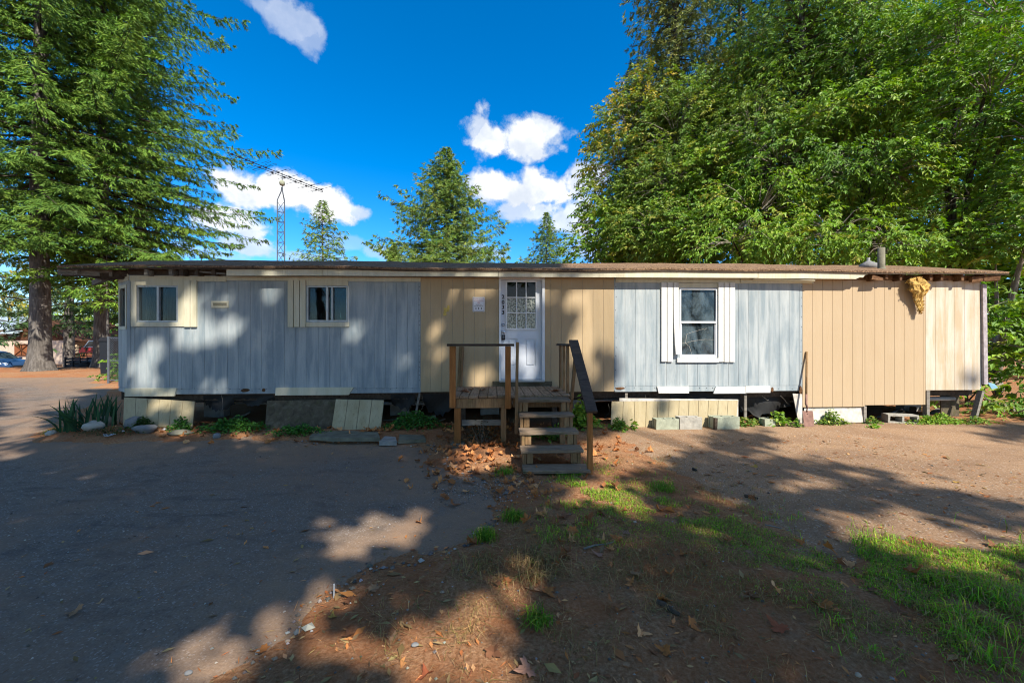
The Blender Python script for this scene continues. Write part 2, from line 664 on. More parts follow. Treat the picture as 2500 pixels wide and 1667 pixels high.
# window glass: see-through, glossy, with some dust on it
def glass(key, tint, dust, amount, scale=3.0):
    t = NT(key)
    n = t.noise(scale, 7, .65, t.pos((1, 1, .5)), .6)
    d = t.math('ADD', t.math('MULTIPLY', t.ramp(n, [(.42, 0), (.75, 1)]), amount), amount * .12)
    tr = t.n.new("ShaderNodeBsdfTransparent")
    tr.inputs["Color"].default_value = t.c4(tint)
    gl = t.n.new("ShaderNodeBsdfGlossy")
    gl.inputs["Roughness"].default_value = .03
    gl.inputs["Color"].default_value = (.9, .93, .95, 1)
    fr = t.n.new("ShaderNodeFresnel")
    bf = t.n.new("ShaderNodeNewGeometry").outputs["Backfacing"]
    t.l.new(t.math('SUBTRACT', 1.5, t.math('MULTIPLY', bf, 1.5 - 1 / 1.5)), fr.inputs["IOR"])
    wv = t.n.new("ShaderNodeBump")
    wv.inputs["Strength"].default_value = .06
    wv.inputs["Distance"].default_value = .05
    t.l.new(t.noise(2.2, 2, .5), wv.inputs["Height"])
    t.l.new(wv.outputs[0], gl.inputs["Normal"])
    m1 = t.n.new("ShaderNodeMixShader")
    t.l.new(t.math('MULTIPLY', fr.outputs[0], .55), m1.inputs[0])
    t.l.new(tr.outputs[0], m1.inputs[1])
    t.l.new(gl.outputs[0], m1.inputs[2])
    m2 = t.n.new("ShaderNodeMixShader")
    t.color(dust).rough(.8, .1)
    t.l.new(d, m2.inputs[0])
    t.l.new(m1.outputs[0], m2.inputs[1])
    t.l.new(t.b.outputs[0], m2.inputs[2])
    t.l.new(m2.outputs[0], t.n["Material Output"].inputs["Surface"])
    M[key] = t.m


glass("glass_dark", (.75, .8, .8), (.10, .12, .13), .12)
glass("glass_dusty", (.6, .68, .72), (.20, .27, .31), .42, 4.0)
glass("glass_plain", (.7, .74, .72), (.08, .08, .07), .12)
simple("glass_sky", (.03, .05, .06), .08, .1, 2, .5)
simple("curtain_cloth", (.035, .035, .035), .9, .2, 4, .1)

# patterned curtain behind the door panes
t = NT("curtain_leaves")
vor = t.voronoi(38, t.pos((1, 1, .75)), "Distance", 1.0)
nn = t.noise(45, 3, .6, t.pos((1.4, 1, .8)), 1.6)
k = t.math('ADD', t.math('MULTIPLY', vor, .5), nn)
t.color(t.ramp(k, [(.66, (.008, .016, .014)), (.74, (.22, .25, .21)), (.86, (.42, .43, .36))])).rough(.15, .5)
M["curtain_leaves"] = t.m

# ------------------------------------------------------------------ measuring: photo pixel -> place
ALPHA = math.atan(0.0469)       # the house front runs slightly away to the right
CA, SA = math.cos(ALPHA), math.sin(ALPHA)
P0 = (-7.0, 7.2)                # left end of the front wall


def at(px, py, Y):
    return Vector(((px - 1250) / F * Y, Y, EYE + (833 - py) / F * Y))


def gp(px, py, z=0.0):
    Y = F * (EYE - z) / (py - 833)
    return ((px - 1250) / F * Y, Y)


def hw(px, py, v=0.0):
    """pixel -> (u, z) on the plane parallel to the house front, v metres behind it"""
    t, s = (px - 1250) / F, (833 - py) / F
    k = (v + (-P0[0] * SA + P0[1] * CA)) / (-t * SA + CA)
    X, Y = k * t, k
    return ((X - P0[0]) * CA + (Y - P0[1]) * SA, EYE + k * s)


def house_to_world(u, v, z):
    return (P0[0] + u * CA - v * SA, P0[1] + u * SA + v * CA, z)


# ------------------------------------------------------------------ noise in numpy
_perm = np.random.default_rng(3).random((256, 256))


def vnoise(x, y):
    xi, yi = np.floor(x).astype(int), np.floor(y).astype(int)
    fx, fy = x - xi, y - yi
    fx, fy = fx * fx * (3 - 2 * fx), fy * fy * (3 - 2 * fy)
    g = lambda a, b: _perm[a % 256, b % 256]
    return (g(xi, yi) * (1 - fx) + g(xi + 1, yi) * fx) * (1 - fy) + (g(xi, yi + 1) * (1 - fx) + g(xi + 1, yi + 1) * fx) * fy


def fbm(x, y, o=4):
    r, a, s = 0, .5, 1.0
    for i in range(o):
        r = r + a * vnoise(x * s + 17.3 * i, y * s + 5.1 * i)
        a *= .5
        s *= 2.03
    return r / (1 - .5 ** o)


def sstep(a, b, x):
    t = np.clip((x - a) / (b - a), 0, 1)
    return t * t * (3 - 2 * t)


def inside_dist(poly, X, Y):
    """signed distance to a polygon, positive inside"""
    poly = np.asarray(poly, float)
    d2 = np.full(X.shape, 1e9)
    ins = np.zeros(X.shape, bool)
    n = len(poly)
    for i in range(n):
        a, b = poly[i], poly[(i + 1) % n]
        ex, ey = b - a
        wx, wy = X - a[0], Y - a[1]
        t = np.clip((wx * ex + wy * ey) / (ex * ex + ey * ey + 1e-12), 0, 1)
        d2 = np.minimum(d2, (wx - ex * t) ** 2 + (wy - ey * t) ** 2)
        c = ((a[1] <= Y) & (b[1] > Y)) | ((b[1] <= Y) & (a[1] > Y))
        with np.errstate(divide='ignore', invalid='ignore'):
            xi = a[0] + (Y - a[1]) * ex / (ey if ey != 0 else 1e-12)
        ins ^= c & (X < xi)
    d = np.sqrt(d2)
    return np.where(ins, d, -d)


# ------------------------------------------------------------------ the ground
def wall_y(X):
    return 7.2 + (X + 7.0) * .0469


def g_base(X, Y):
    X, Y = np.asarray(X, float), np.asarray(Y, float)
    near = .09 * sstep(1.5, .3, wall_y(X) - Y) * sstep(-9.0, -6.5, X)
    far = sstep(-6.5, -10.5, X)
    mound = far * (.34 * sstep(11, 18, Y) - .95 * sstep(20.5, 28, Y) * sstep(-8, -14, X))
    back = -.25 * sstep(12, 30, Y) * (1 - far)
    return near + mound + back


ASPH = [(-60, 15.0), (-22, 15.6), gp(150, 938), gp(236, 942), gp(250, 962), gp(170, 1012), gp(118, 1050), gp(112, 1078), gp(240, 1088),
        gp(420, 1086), gp(600, 1080), gp(760, 1090), gp(900, 1088), gp(1040, 1092), gp(1062, 1112), gp(1110, 1150), gp(1185, 1190), gp(1232, 1232),
        gp(1190, 1285), gp(1130, 1332), gp(1010, 1362), gp(880, 1395), gp(770, 1470), gp(650, 1580), gp(545, 1667), gp(430, 1850),
        (-1.4, -3), (-60, -3)]
PAD = [gp(1530, 1062), gp(1600, 1050), gp(1750, 1043), gp(2000, 1040), gp(2300, 1042), gp(2440, 1046), (15, 7.9), (15, 3.0), gp(2500, 1368), gp(2350, 1336),
       gp(2250, 1322), gp(2130, 1338), gp(2060, 1382), gp(2012, 1376), gp(1950, 1320), gp(1900, 1266), gp(1800, 1232),
       gp(1720, 1187), gp(1640, 1142), gp(1575, 1107), gp(1545, 1082)]


def bank(X, Y):
    """height of loose soil above the paved sheets"""
    rag = (fbm(X * 2.2, Y * 2.2, 4) - .5) * 1.6 + (fbm(X * 9, Y * 9, 3) - .5) * .7
    da = inside_dist(ASPH, X, Y)
    dp = inside_dist(PAD, X, Y)
    d = np.maximum(da, dp) + rag * .28
    h = .05 * sstep(.10, -.55, d) - .045 * sstep(-.05, .45, d)
    return h, da, dp


def ground_z(X, Y):
    X, Y = np.asarray(X, float), np.asarray(Y, float)
    h, da, dp = bank(X, Y)
    rough = (fbm(X * 3.1, Y * 3.1, 4) - .5) * .05 + (fbm(X * 14, Y * 14, 3) - .5) * .018
    soft = sstep(.15, -.5, np.maximum(da, dp))
    # low heap of soil beside the steps, under the leaves
    heap = .09 * np.exp(-(((X + .62) / .55) ** 2 + ((Y - 5.75) / .42) ** 2)) + .06 * np.exp(-(((X - .15) / .5) ** 2 + ((Y - 6.6) / .8) ** 2))
    bed = .10 * np.exp(-(((X + 7.4) / .9) ** 2 + ((Y - 7.0) / .35) ** 2))
    return g_base(X, Y) + h + rough * (.25 + .75 * soft) * sstep(40, 25, np.abs(Y) + np.abs(X) * .5) + heap + bed


def top_z(X, Y):
    """whatever is highest at a place: soil or paving"""
    X, Y = np.asarray(X, float), np.asarray(Y, float)
    return np.maximum(ground_z(X, Y), np.where(np.maximum(inside_dist(ASPH, X, Y), inside_dist(PAD, X, Y)) > -.3, g_base(X, Y) + .002, -9))


def grid_mesh(name, xs, ys, zf, tintf=None, keep=None):
    X, Y = np.meshgrid(xs, ys)
    Z = zf(X, Y)
    V = np.stack([X, Y, Z], -1).reshape(-1, 3)
    nx = len(xs)
    i = (np.arange(len(ys) - 1)[:, None] * nx + np.arange(nx - 1)[None]).ravel()
    Q = np.stack([i, i + 1, i + nx + 1, i + nx], -1)
    if keep is not None:
        K = keep(X, Y).ravel()
        Q = Q[K[Q].any(1)]
    tint = None
    if tintf is not None:
        tint = tintf(X, Y).reshape(-1, 3)
    return np_mesh(name, V, quads=Q, tint=tint, smooth=True)


def spread(lo, hi, step, far, n):
    g = np.geomspace(1, far, n)
    return np.concatenate([lo - g[::-1] * step * 2, np.arange(lo, hi, step), hi + g * step * 2])


xs = spread(-9.0, 11.0, .055, 3500, 46)
ys = spread(1.0, 8.2, .05, 4000, 46)
gr = link("ground", grid_mesh("ground", xs, ys, ground_z), M["soil"])
tag(gr, "bare reddish brown soil of the yard in front of the mobile home", kind="structure")


def dustf(X, Y):
    da = inside_dist(ASPH, X, Y)
    n_ = fbm(X * 1.3, Y * 1.3, 4) - .5
    d = np.maximum(sstep(1.5, .0, da + n_ * 1.6), .4 * sstep(4.5, .3, da + n_ * 3.0) * sstep(-6.5, -3.5, X))
    return np.stack([d] * 3, -1)


xs = np.concatenate([np.linspace(-60, -12, 25), np.arange(-11.5, 1.2, .12)])
ys = np.concatenate([np.arange(-3, 8.2, .12), np.linspace(8.4, 16.5, 24)])
o = link("driveway", grid_mesh("driveway", xs, ys, lambda X, Y: g_base(X, Y) + .002, dustf,
                               lambda X, Y: inside_dist(ASPH, X, Y) > -.35), M["asphalt"])
tag(o, "dark grey asphalt driveway with brown dust and small pale stones", kind="structure")
xs = np.arange(1.0, 15.1, .12)
ys = np.arange(2.6, 8.3, .12)
o = link("parking_pad", grid_mesh("parking_pad", xs, ys, lambda X, Y: g_base(X, Y) + .003, None,
                                  lambda X, Y: inside_dist(PAD, X, Y) > -.35), M["packed_dirt"])
tag(o, "brown packed dirt parking pad in the sun beside the steps", kind="structure")

# ------------------------------------------------------------------ the mobile home
home = empty("mobile_home", (P0[0], P0[1], 0), ALPHA)
tag(home, "long single-storey mobile home with grey and tan siding and sagging flat roof", "mobile home")


def subtract(rect, holes):
    """rect minus holes -> rectangles (columns first)"""
    u0, u1, z0, z1 = rect
    cuts = sorted({u0, u1} | {min(max(c, u0), u1) for h in holes for c in h[:2]})
    out = []
    for a, b in zip(cuts, cuts[1:]):
        if b - a < .004:
            continue
        mid = (a + b) / 2
        iv = sorted((max(h[2], z0), min(h[3], z1)) for h in holes if h[0] < mid < h[1] and h[2] < z1 and h[3] > z0)
        z = z0
        for s, e in iv:
            if s - z > .01:
                out.append((a, b, z, s))
            z = max(z, e)
        if z1 - z > .01:
            out.append((a, b, z, z1))
    # merge neighbouring columns with equal spans
    out.sort(key=lambda r: (r[2], r[3], r[0]))
    m = []
    for r in out:
        if m and m[-1][2:] == r[2:] and abs(m[-1][1] - r[0]) < 1e-6:
            m[-1] = (m[-1][0], r[1], r[2], r[3])
        else:
            m.append(r)
    return m


def prect(x0, y0, x1, y1, v=0.0):
    ua, za = hw(x0, y0, v)
    ub, zb = hw(x1, y1, v)
    return (ua, ub, min(za, zb), max(za, zb))


WIN1 = prect(333, 697, 435, 785)
WIN2 = prect(750, 698, 849, 784)
WIN3 = prect(1658, 703, 1751, 871)
DOOR = prect(1218, 676, 1330, 931)
HOLES = [WIN1, WIN2, WIN3, DOOR]
ROOF_Z = 3.0


def boards(px0, px1, ytop, ybot, mat, first=None, pitch=.2032, thick=.013, band=None):
    u0, zt = hw(px0, ytop)
    u1, zb = hw(px1, ybot)
    x = u0
    step = first if first else pitch
    while x < u1 - .02:
        nx = min(x + step, u1)
        step = pitch
        for (a, b, c, d) in subtract((x + .0017, nx - .0017, zb, zt), HOLES):
            MB().box(a, b, -thick, .004, c, d, .002).build("siding_board", mat, home)
        x = nx
    if band:
        ub, zb2 = hw(px1, band)
        MB().box(u0 + .003, u1 - .003, -thick + .004, .004, zb2, zb - .006, .002).build("bottom_band", mat, home)


boards(316, 1027, 686, 945, M["siding_grey"], first=.10, band=958)
boards(1027, 1218, 676, 955, M["siding_tan"], first=.19)
boards(1330, 1500, 676, 955, M["siding_tan"], first=.11)
boards(1500, 1958, 688, 940, M["siding_grey"], first=.2, band=953)
boards(1958, 2110, 676, 992, M["siding_tan_bright"])
boards(2110, 2258, 676, 987, M["siding_tan_bright"])
boards(2258, 2391, 676, 951, M["siding_tan_pale"])

# nail heads along the seams and lower edges
m = MB()
for px, y0, y1, st in ((1024.5, 700, 940, 14), (1503, 700, 935, 30), (1955, 700, 935, 26)):
    y = y0
    while y < y1:
        u, z = hw(px + random.uniform(-1.2, 1.2), y)
        m.box(u - .006, u + .006, -.0155, -.0125, z - .006, z + .006)
        y += st * random.uniform(.6, 1.3)
for x0, x1, yy in ((330, 1020, 950), (1510, 1950, 946)):
    x = x0
    while x < x1:
        u, z = hw(x, yy + random.uniform(-3, 3))
        m.box(u - .005, u + .005, -.0145, -.008, z - .005, z + .005)
        x += random.uniform(14, 34)
m.build("nail_heads", M["metal_dark"], home)["kind"] = "stuff"

# sheathing behind the boards, house body, floor and back
UL, UR = hw(316, 800)[0], hw(2394, 800)[0]
HD = 3.65
mb = MB()
for (a, b, c, d) in subtract((UL, UR, .76, 3.02), HOLES):
    mb.box(a, b, -.007, .10, c, d)
mb.build("sheathing", M["siding_grey"], home)
u2110, z2110 = hw(1958, 990)
u2258, _ = hw(2258, 990)
MB().box(u2110 + .01, u2258 - .01, .006, .02, .45, .757).build("sheathing", M["wood_frame_dark"], home)
rw = MB()
ra = hw(803, 765, HD - .1)
rb = hw(832, 784, HD - .1)
REAR = (ra[0], rb[0], rb[1], ra[1])
for (a, b, c, d) in subtract((UL, UR, .1, 3.02), [REAR]):
    rw.box(a, b, HD - .1, HD, c, d)
rw.build("rear_wall", M["siding_tan"], home)
MB().box(REAR[0], REAR[1], HD - .06, HD - .05, REAR[2], REAR[3]).build("rear_pane", M["glass_plain"], home)
MB().box(UL + .1, UR - .1, .1, HD - .1, 2.9, 2.93).build("ceiling_board", M["curtain_cloth"], home)
for pxw in (640, 1120, 1420, 1860):
    uw = hw(pxw, 800)[0]
    MB().box(uw, uw + .08, .102, HD - .102, .79, 2.9).build("inner_wall", M["curtain_cloth"], home)
cu = hw(372, 740)[0]
m = MB()
for k in range(10):
    m.box(UL + .15 + k * .035, UL + .182 + k * .035, .16 + .02 * (k % 2), .175 + .02 * (k % 2), 1.9, 2.85)
m.build("curtain", M["curtain_cloth"], home)
MB().box(UR - .1, UR - .004, .102, HD - .102, .76, 3.0).build("end_wall", M["siding_tan_pale"], home)
MB().box(UL, UR, .14, HD - .1, .60, .757).build("floor_frame", M["wood_frame_dark"], home)
MB().box(UL + .1, UR - .1, .12, HD - .12, .76, .79).build("floor", M["wood_frame_dark"], home)
for x in np.arange(UL + .6, UR, 1.9):
    MB().box(x, x + .4, 1.0, 1.2, .0, .6).build("pier", M["concrete"], home)
    MB().box(x, x + .4, 2.6, 2.8, .0, .6).build("pier", M["concrete"], home)
for v in (.9, 2.7):
    MB().box(UL + .2, UR - .2, v, v + .08, .46, .6).build("chassis_beam", M["metal_dark"], home)

# canted corner at the left end with its own narrow window
th = math.radians(36)
Tc = Matrix.Translation(Vector((UL, 0, 0))) @ Matrix.Rotation(math.pi + (-th), 4, 'Z')
Lc = .62
cwin = (.16, .50, 1.98, 2.68)
for k in range(3):
    a, b = k * .2066 + .004, (k + 1) * .2066 - .004
    for (p, q, c, d) in subtract((a, b, .85, 2.80), [cwin]):
        MB(Tc).box(p, q, -.004, .013, c, d, .002).build("siding_board", M["siding_grey"], home)
mb = MB(Tc)
for (p, q, c, d) in subtract((0, Lc, .76, 3.0), [cwin]):
    mb.box(p, q, -.09, -.006, c, d)
mb.build("sheathing", M["siding_grey"], home)
MB(Tc).box(0, Lc, .005, .02, 2.80, 2.92).build("frieze_board", M["trim_cream"], home)
w = MB(Tc)
for r in ((.10, .16, 1.92, 2.74), (.50, .56, 1.92, 2.74), (.16, .50, 1.92, 1.98), (.16, .50, 2.68, 2.74)):
    w.box(r[0], r[1], .008, .024, r[2], r[3])
wo = w.build("window", M["trim_cream"], home)
MB(Tc).box(.16, .50, -.03, -.02, 1.98, 2.68).build("pane", M["glass_dark"], wo)
MB(Tc).box(.0, Lc, -.004, .010, .77, .84).build("bottom_band", M["siding_grey"], home)
# left end wall behind the canted corner
ce = Tc @ Vector((Lc, 0, 0))
MB().box(ce.x, ce.x + .09, ce.y + .01, HD - .1, .76, 3.0).build("end_wall", M["siding_grey"], home)
MB().box(ce.x, UL, HD - .1, HD - .003, .76, 3.02).build("rear_wall", M["siding_grey"], home)
MB().box(ce.x + .02, UL - .001, ce.y + .02, HD - .1, .60, .757).build("floor_frame", M["wood_frame_dark"], home)
MB().box(UL - .022, UL + .035, -.022, -.0135, .84, 2.80, .002).build("corner_board", M["siding_grey"], home)


# trim boards given in photo pixels on the wall plane
def pboard(name, x0, y0, x1, y1, mat, v0=-.034, v1=-.0135, parent=home, ch=.003, taper=None):
    a, b, c, d = prect(x0, y0, x1, y1, (v0 + v1) / 2)
    m = MB()
    if taper:
        m.prism([(a + taper[0], c), (b + taper[1], c), (b + taper[2], d), (a + taper[3], d)], 'y', v0, v1)
    else:
        m.box(a, b, v0, v1, c, d, ch)
    return m.build(name, mat, parent)


# frieze above the grey siding
pboard("frieze_board", 318, 672.5, 553, 687, M["trim_cream"], -.03, -.002)
pboard("frieze_board", 553.5, 673, 1027, 687.5, M["trim_cream"], -.03, -.002)
pboard("frieze_board", 1503, 676, 1806, 691, M["trim_cream"], -.03, -.002)
pboard("frieze_board", 1806.5, 677, 1985, 692, M["trim_cream"], -.045, -.002)
# loose strips along the lower edge
pboard("edge_strip", 306, 947, 432, 966, M["trim_cream"], -.04, -.012, taper=(0, -.035, 0, 0))
pboard("edge_strip", 673, 945.5, 864, 963, M["trim_cream"], -.05, -.012, taper=(0, -.09, 0, .01))
pboard("edge_strip", 1604, 942.5, 1681.5, 959, M["trim_white"], -.036, -.012, taper=(.03, 0, 0, .0))
pboard("edge_strip", 1741, 943, 1819, 959.5, M["trim_white"], -.036, -.012, taper=(0, 0, 0, .05))
pboard("edge_strip", 1820, 942, 1880, 958, M["trim_white"], -.036, -.012)
# rotten bits where strips broke away
for (x0, y0, x1, y1) in ((588, 946, 612, 957), (640, 946, 650, 956), (1500, 943, 1526, 951), (1948, 940, 1957, 962), (1880, 943, 1888, 957)):
    a, b, c, d = prect(x0, y0, x1, y1)
    mb = MB()
    pts = [(a + (b - a) * (.5 + .5 * math.cos(t) * random.uniform(.7, 1)), c + (d - c) * (.5 + .5 * math.sin(t) * random.uniform(.7, 1)))
           for t in np.linspace(0, 2 * math.pi, 10)[:-1]]
    mb.prism(pts, 'y', -.017, -.010).build("rot_patch", M["wood_rotten"], home)

# ------------------------------------------------------------------ windows
def slat(x0, x1, y0, y1, parent, bend=0.0, mat="trim_cream"):
    a, b, c, d = prect(x0, y0, x1, y1, -.03)
    b -= .005
    n = 6
    m = MB()
    for k in range(n):
        f0, f1 = k / n, (k + 1) / n
        za, zb = d + (c - d) * f0, d + (c - d) * f1
        oa, ob = bend * f0 ** 3, bend * f1 ** 3
        vs = [(a + oa * .5, -.048 - oa, za), (b + oa * .5, -.048 - oa, za), (b + oa * .5, -.0135 - oa, za), (a + oa * .5, -.0135 - oa, za),
              (a + ob * .5, -.048 - ob, zb), (b + ob * .5, -.048 - ob, zb), (b + ob * .5, -.0135 - ob, zb), (a + ob * .5, -.0135 - ob, zb)]
        fs = [(0, 1, 5, 4), (1, 2, 6, 5), (2, 3, 7, 6), (3, 0, 4, 7)]
        if k == 0:
            fs.append((3, 2, 1, 0))
        if k == n - 1:
            fs.append((4, 5, 6, 7))
        m.add(vs, fs)
    return m.build("shutter_slat", M[mat], parent)


def frame_of(rect, w, v0, v1, name, mat, parent, mull=(), rails=()):
    a, b, c, d = rect
    m = MB()
    m.box(a, a + w, v0, v1, c, d)
    m.box(b - w, b, v0, v1, c, d)
    m.box(a + w, b - w, v0, v1, c, c + w)
    m.box(a + w, b - w, v0, v1, d - w, d)
    for x, ww in mull:
        m.box(x - ww / 2, x + ww / 2, v0 + .004, v1 - .004, c + w, d - w)
    for z, ww in rails:
        m.box(a + w, b - w, v0 - .006, v1 - .004, z - ww / 2, z + ww / 2)
    return m.build(name, M[mat], parent)


def pane(rect, v, parent, mat):
    a, b, c, d = rect
    return MB().box(a, b, v, v + .006, c, d).build("pane", M[mat], parent)


def window_root():
    o = empty("window")
    o.parent = home
    return o


# first window, slats on its right only
w1 = window_root()
a, b, c, d = WIN1
um = hw(386, 740)[0]
frame_of(WIN1, .022, -.012, .05, "frame", "alu_frame", w1, mull=[(um, .035)])
pane((a + .022, um - .018, c + .022, d - .022), .03, w1, "glass_dark")
pane((um + .018, b - .022, c + .022, d - .022), .036, w1, "glass_dark")
pboard("trim_board", 320, 684, 332.8, 797, M["trim_cream"], parent=w1)
pboard("trim_board", 435.2, 684, 450.3, 797, M["trim_cream"], parent=w1)
pboard("trim_board", 333, 684, 435, 696.5, M["trim_cream"], -.032, -.0135, parent=w1)
pboard("trim_board", 333, 786, 435, 797, M["trim_cream"], -.032, -.0135, parent=w1)
slat(451.3, 465.8, 684, 797.5, w1)
slat(467.0, 481.5, 684, 797.5, w1)
# second window, slats on its left only
w2 = window_root()
a, b, c, d = WIN2
um = hw(799, 740)[0]
frame_of(WIN2, .022, -.012, .05, "frame", "alu_frame", w2, mull=[(um, .04), (hw(811, 740)[0], .022)])
pane((a + .022, um - .02, c + .022, d - .022), .03, w2, "glass_dark")
pane((um + .02, b - .022, c + .022, d - .022), .036, w2, "glass_dark")
for x0, x1 in ((703.6, 717.2), (718.5, 732.2), (733.4, 747.2)):
    slat(x0, x1, 684.5, 797.8, w2)
pboard("trim_board", 748.2, 685, 850, 697, M["trim_cream"], -.032, -.0135, parent=w2)
pboard("trim_board", 747.6, 786, 852.5, 797.5, M["trim_cream"], -.032, -.0135, parent=w2)
pboard("trim_board", 849.3, 697.5, 852.5, 785.5, M["trim_white"], -.026, -.0135, parent=w2, ch=.001)
# tall sash window
w3 = window_root()
a, b, c, d = WIN3
zm = hw(1700, 786)[1]
frame_of(WIN3, .03, -.02, .05, "frame", "vinyl_white", w3, rails=[(zm, .035)])
pane((a + .03, b - .03, zm + .02, d - .03), .02, w3, "glass_dusty")
MB().box(a + .03, a + .05, -.004, .03, c + .03, zm - .02).box(b - .05, b - .03, -.004, .03, c + .03, zm - .02).box(
    a + .05, b - .05, -.004, .03, c + .03, c + .05).build("sash", M["vinyl_white"], w3)
pane((a + .05, b - .05, c + .05, zm - .02), .024, w3, "glass_dusty")
# cracks in the lower pane
zz = lambda X, Y: hw(X, Y, .02)
cr = MB()
for path in ([(1661, 838), (1673, 837), (1690, 832), (1720, 828), (1744, 829)], [(1673, 837), (1677, 815), (1688, 811), (1705, 806), (1722, 801)],
             [(1673, 837), (1683, 845), (1689, 866)], [(1720, 805), (1726, 800)]):
    pp = [zz(*p) for p in path]
    for p, q in zip(pp, pp[1:]):
        cr.beam((p[0], .0225, p[1]), (q[0], .0225, q[1]), .0025, .004, (0, 1, 0))
cr.build("crack", M["foam_white"], w3)
slat(1614.2, 1627.4, 689.5, 882, w3, mat="trim_white")
slat(1628.8, 1642, 689.5, 882.5, w3, mat="trim_white")
slat(1643.6, 1656.4, 689.5, 864, w3, bend=.05, mat="trim_white")
slat(1753, 1766, 690, 882.5, w3, mat="trim_white")
slat(1767.5, 1780, 690, 883, w3, mat="trim_white")
slat(1781.4, 1793.8, 690, 883, w3, mat="trim_white")
pboard("sill", 1652.5, 873.7, 1753.5, 884, M["trim_white"], -.05, -.0135, parent=w3)
pboard("trim_board", 1657, 691, 1752.5, 702, M["trim_cream"], -.028, -.0135, parent=w3)

# ------------------------------------------------------------------ entrance door
door = empty("door")
door.parent = home
# jamb
ua, ub, zc, zd = DOOR
ul, ur = hw(1223.5, 800, .05)[0], hw(1322.5, 800, .05)[0]
zs = hw(1270, 925, .05)[1]
j = MB()
j.box(ua + .002, ul - .003, -.03, .09, zc, zd)
j.box(ur + .003, ub - .002, -.03, .09, zc, zd)
j.box(ul - .003, ur + .003, -.02, .09, zd - .05, zd)
j.build("jamb", M["vinyl_white"], door)
MB().box(ua + .01, ub - .01, -.06, .09, zc, zs - .005, .004).build("threshold", M["alu_frame"], door)
# slab with opening for the lights and two sunk panels
lit = prect(1236, 686, 1309.5, 803, .05)
SV = .05
panels = [prect(1239, 826, 1263.5, 894, SV), prect(1281.5, 826, 1308.5, 894, SV)]
m = MB()
for (a, b, c, d) in subtract((ul, ur, zs, zd - .052), [lit] + panels):
    m.box(a, b, SV, SV + .04, c, d)
slab = m.build("slab", M["door_paint"], door)
for (a, b, c, d) in panels:
    m = MB()
    m.box(a, b, SV + .014, SV + .03, c, d)
    m.box(a + .03, b - .03, SV + .003, SV + .016, c + .03, d - .03, .010)
    m.build("raised_panel", M["door_paint"], slab)
# light frame, muntins, panes
a, b, c, d = lit
frame_of((a - .012, b + .012, c - .012, d + .012), .028, SV - .016, SV + .02, "light_frame", "vinyl_white", door)
cols = [(a + .016 + k * (b - a - .032) / 3, a + .016 + (k + 1) * (b - a - .032) / 3) for k in range(3)]
rows = [(c + .016 + k * (d - c - .032) / 3, c + .016 + (k + 1) * (d - c - .032) / 3) for k in range(3)]
for k in (1, 2):
    MB().box(cols[k][0] - .009, cols[k][0] + .009, SV - .01, SV + .012, c + .016, d - .016).build("muntin", M["vinyl_white"], door)
    MB().box(a + .016, b - .016, SV - .006, SV + .010, rows[k][0] - .009, rows[k][0] + .009).build("muntin", M["vinyl_white"], door)
for r in range(3):
    for k in range(3):
        pane((cols[k][0] + .001, cols[k][1] - .001, rows[r][0] + .001, rows[r][1] - .001), SV + .014, door, "glass_plain" if r == 2 else "curtain_leaves")
# hardware
u, z = hw(1228.5, 792.5, .04)
MB(Matrix.Translation((u, SV, z)) @ Matrix.Rotation(math.pi / 2, 4, 'X')).lathe([(.030, 0), (.030, .012), (.016, .018), (.014, .03), (.0, .031)], n=14).build("deadbolt", M["chrome"], door, True)
u, z = hw(1229, 810, .04)
MB(Matrix.Translation((u, SV, z)) @ Matrix.Rotation(math.pi / 2, 4, 'X')).lathe([(.032, 0), (.03, .01), (.014, .014), (.014, .035), (.028, .045), (.030, .058), (.02, .068), (0, .07)], n=14).build("knob", M["chrome"], door, True)
u, z = hw(1229, 822.5, .02)
lb = MB().box(u - .032, u + .032, -.006, .034, z - .055, z + .045, .006).build("lock_box", M["black_paint"], door)
MB().tube([(u - .02, .012, z + .045), (u - .02, .012, z + .09), (u + .02, .012, z + .09), (u + .02, .012, z + .045)], .005, 6).build("shackle", M["chrome"], lb)
MB().box(u - .018, u + .018, -.010, -.005, z - .02, z + .03).build("dial_plate", M["metal_galv"], lb)


def text_mesh(body, size, thick=.001, bold=0.0):
    cu = bpy.data.curves.new("lettering", 'FONT')
    cu.body = body
    cu.size = size
    cu.extrude = thick
    cu.offset = bold
    cu.align_x = 'CENTER'
    cu.align_y = 'CENTER'
    cu.resolution_u = 3
    ob = bpy.data.objects.new("lettering", cu)
    COL.objects.link(ob)
    dg = bpy.context.evaluated_depsgraph_get()
    me = bpy.data.meshes.new_from_object(ob.evaluated_get(dg))
    bpy.data.objects.remove(ob)
    bpy.data.curves.remove(cu)
    return me


for ch, y in zip("2033", (724.7, 737.8, 749.7, 762.6)):
    me = text_mesh(ch, .115, .002, .004)
    o = link("house_number", me, M["black_paint"], door)
    u, z = hw(1228.3, y, SV)
    o.location = (u, SV - .003, z)
    o.rotation_euler = (math.pi / 2, 0, 0)
    o.scale = (.85, .9, 1)

# mossy ledge under the door
a, b, c, d = prect(1203, 930, 1347, 943)
MB().box(a, b, -.045, -.0135, c, d, .004).jitter(.004).build("ledge_board", M["plywood_dirty"], home)

# ------------------------------------------------------------------ eaves and roof
def hz(px, py, v):
    return hw(px, py, v)


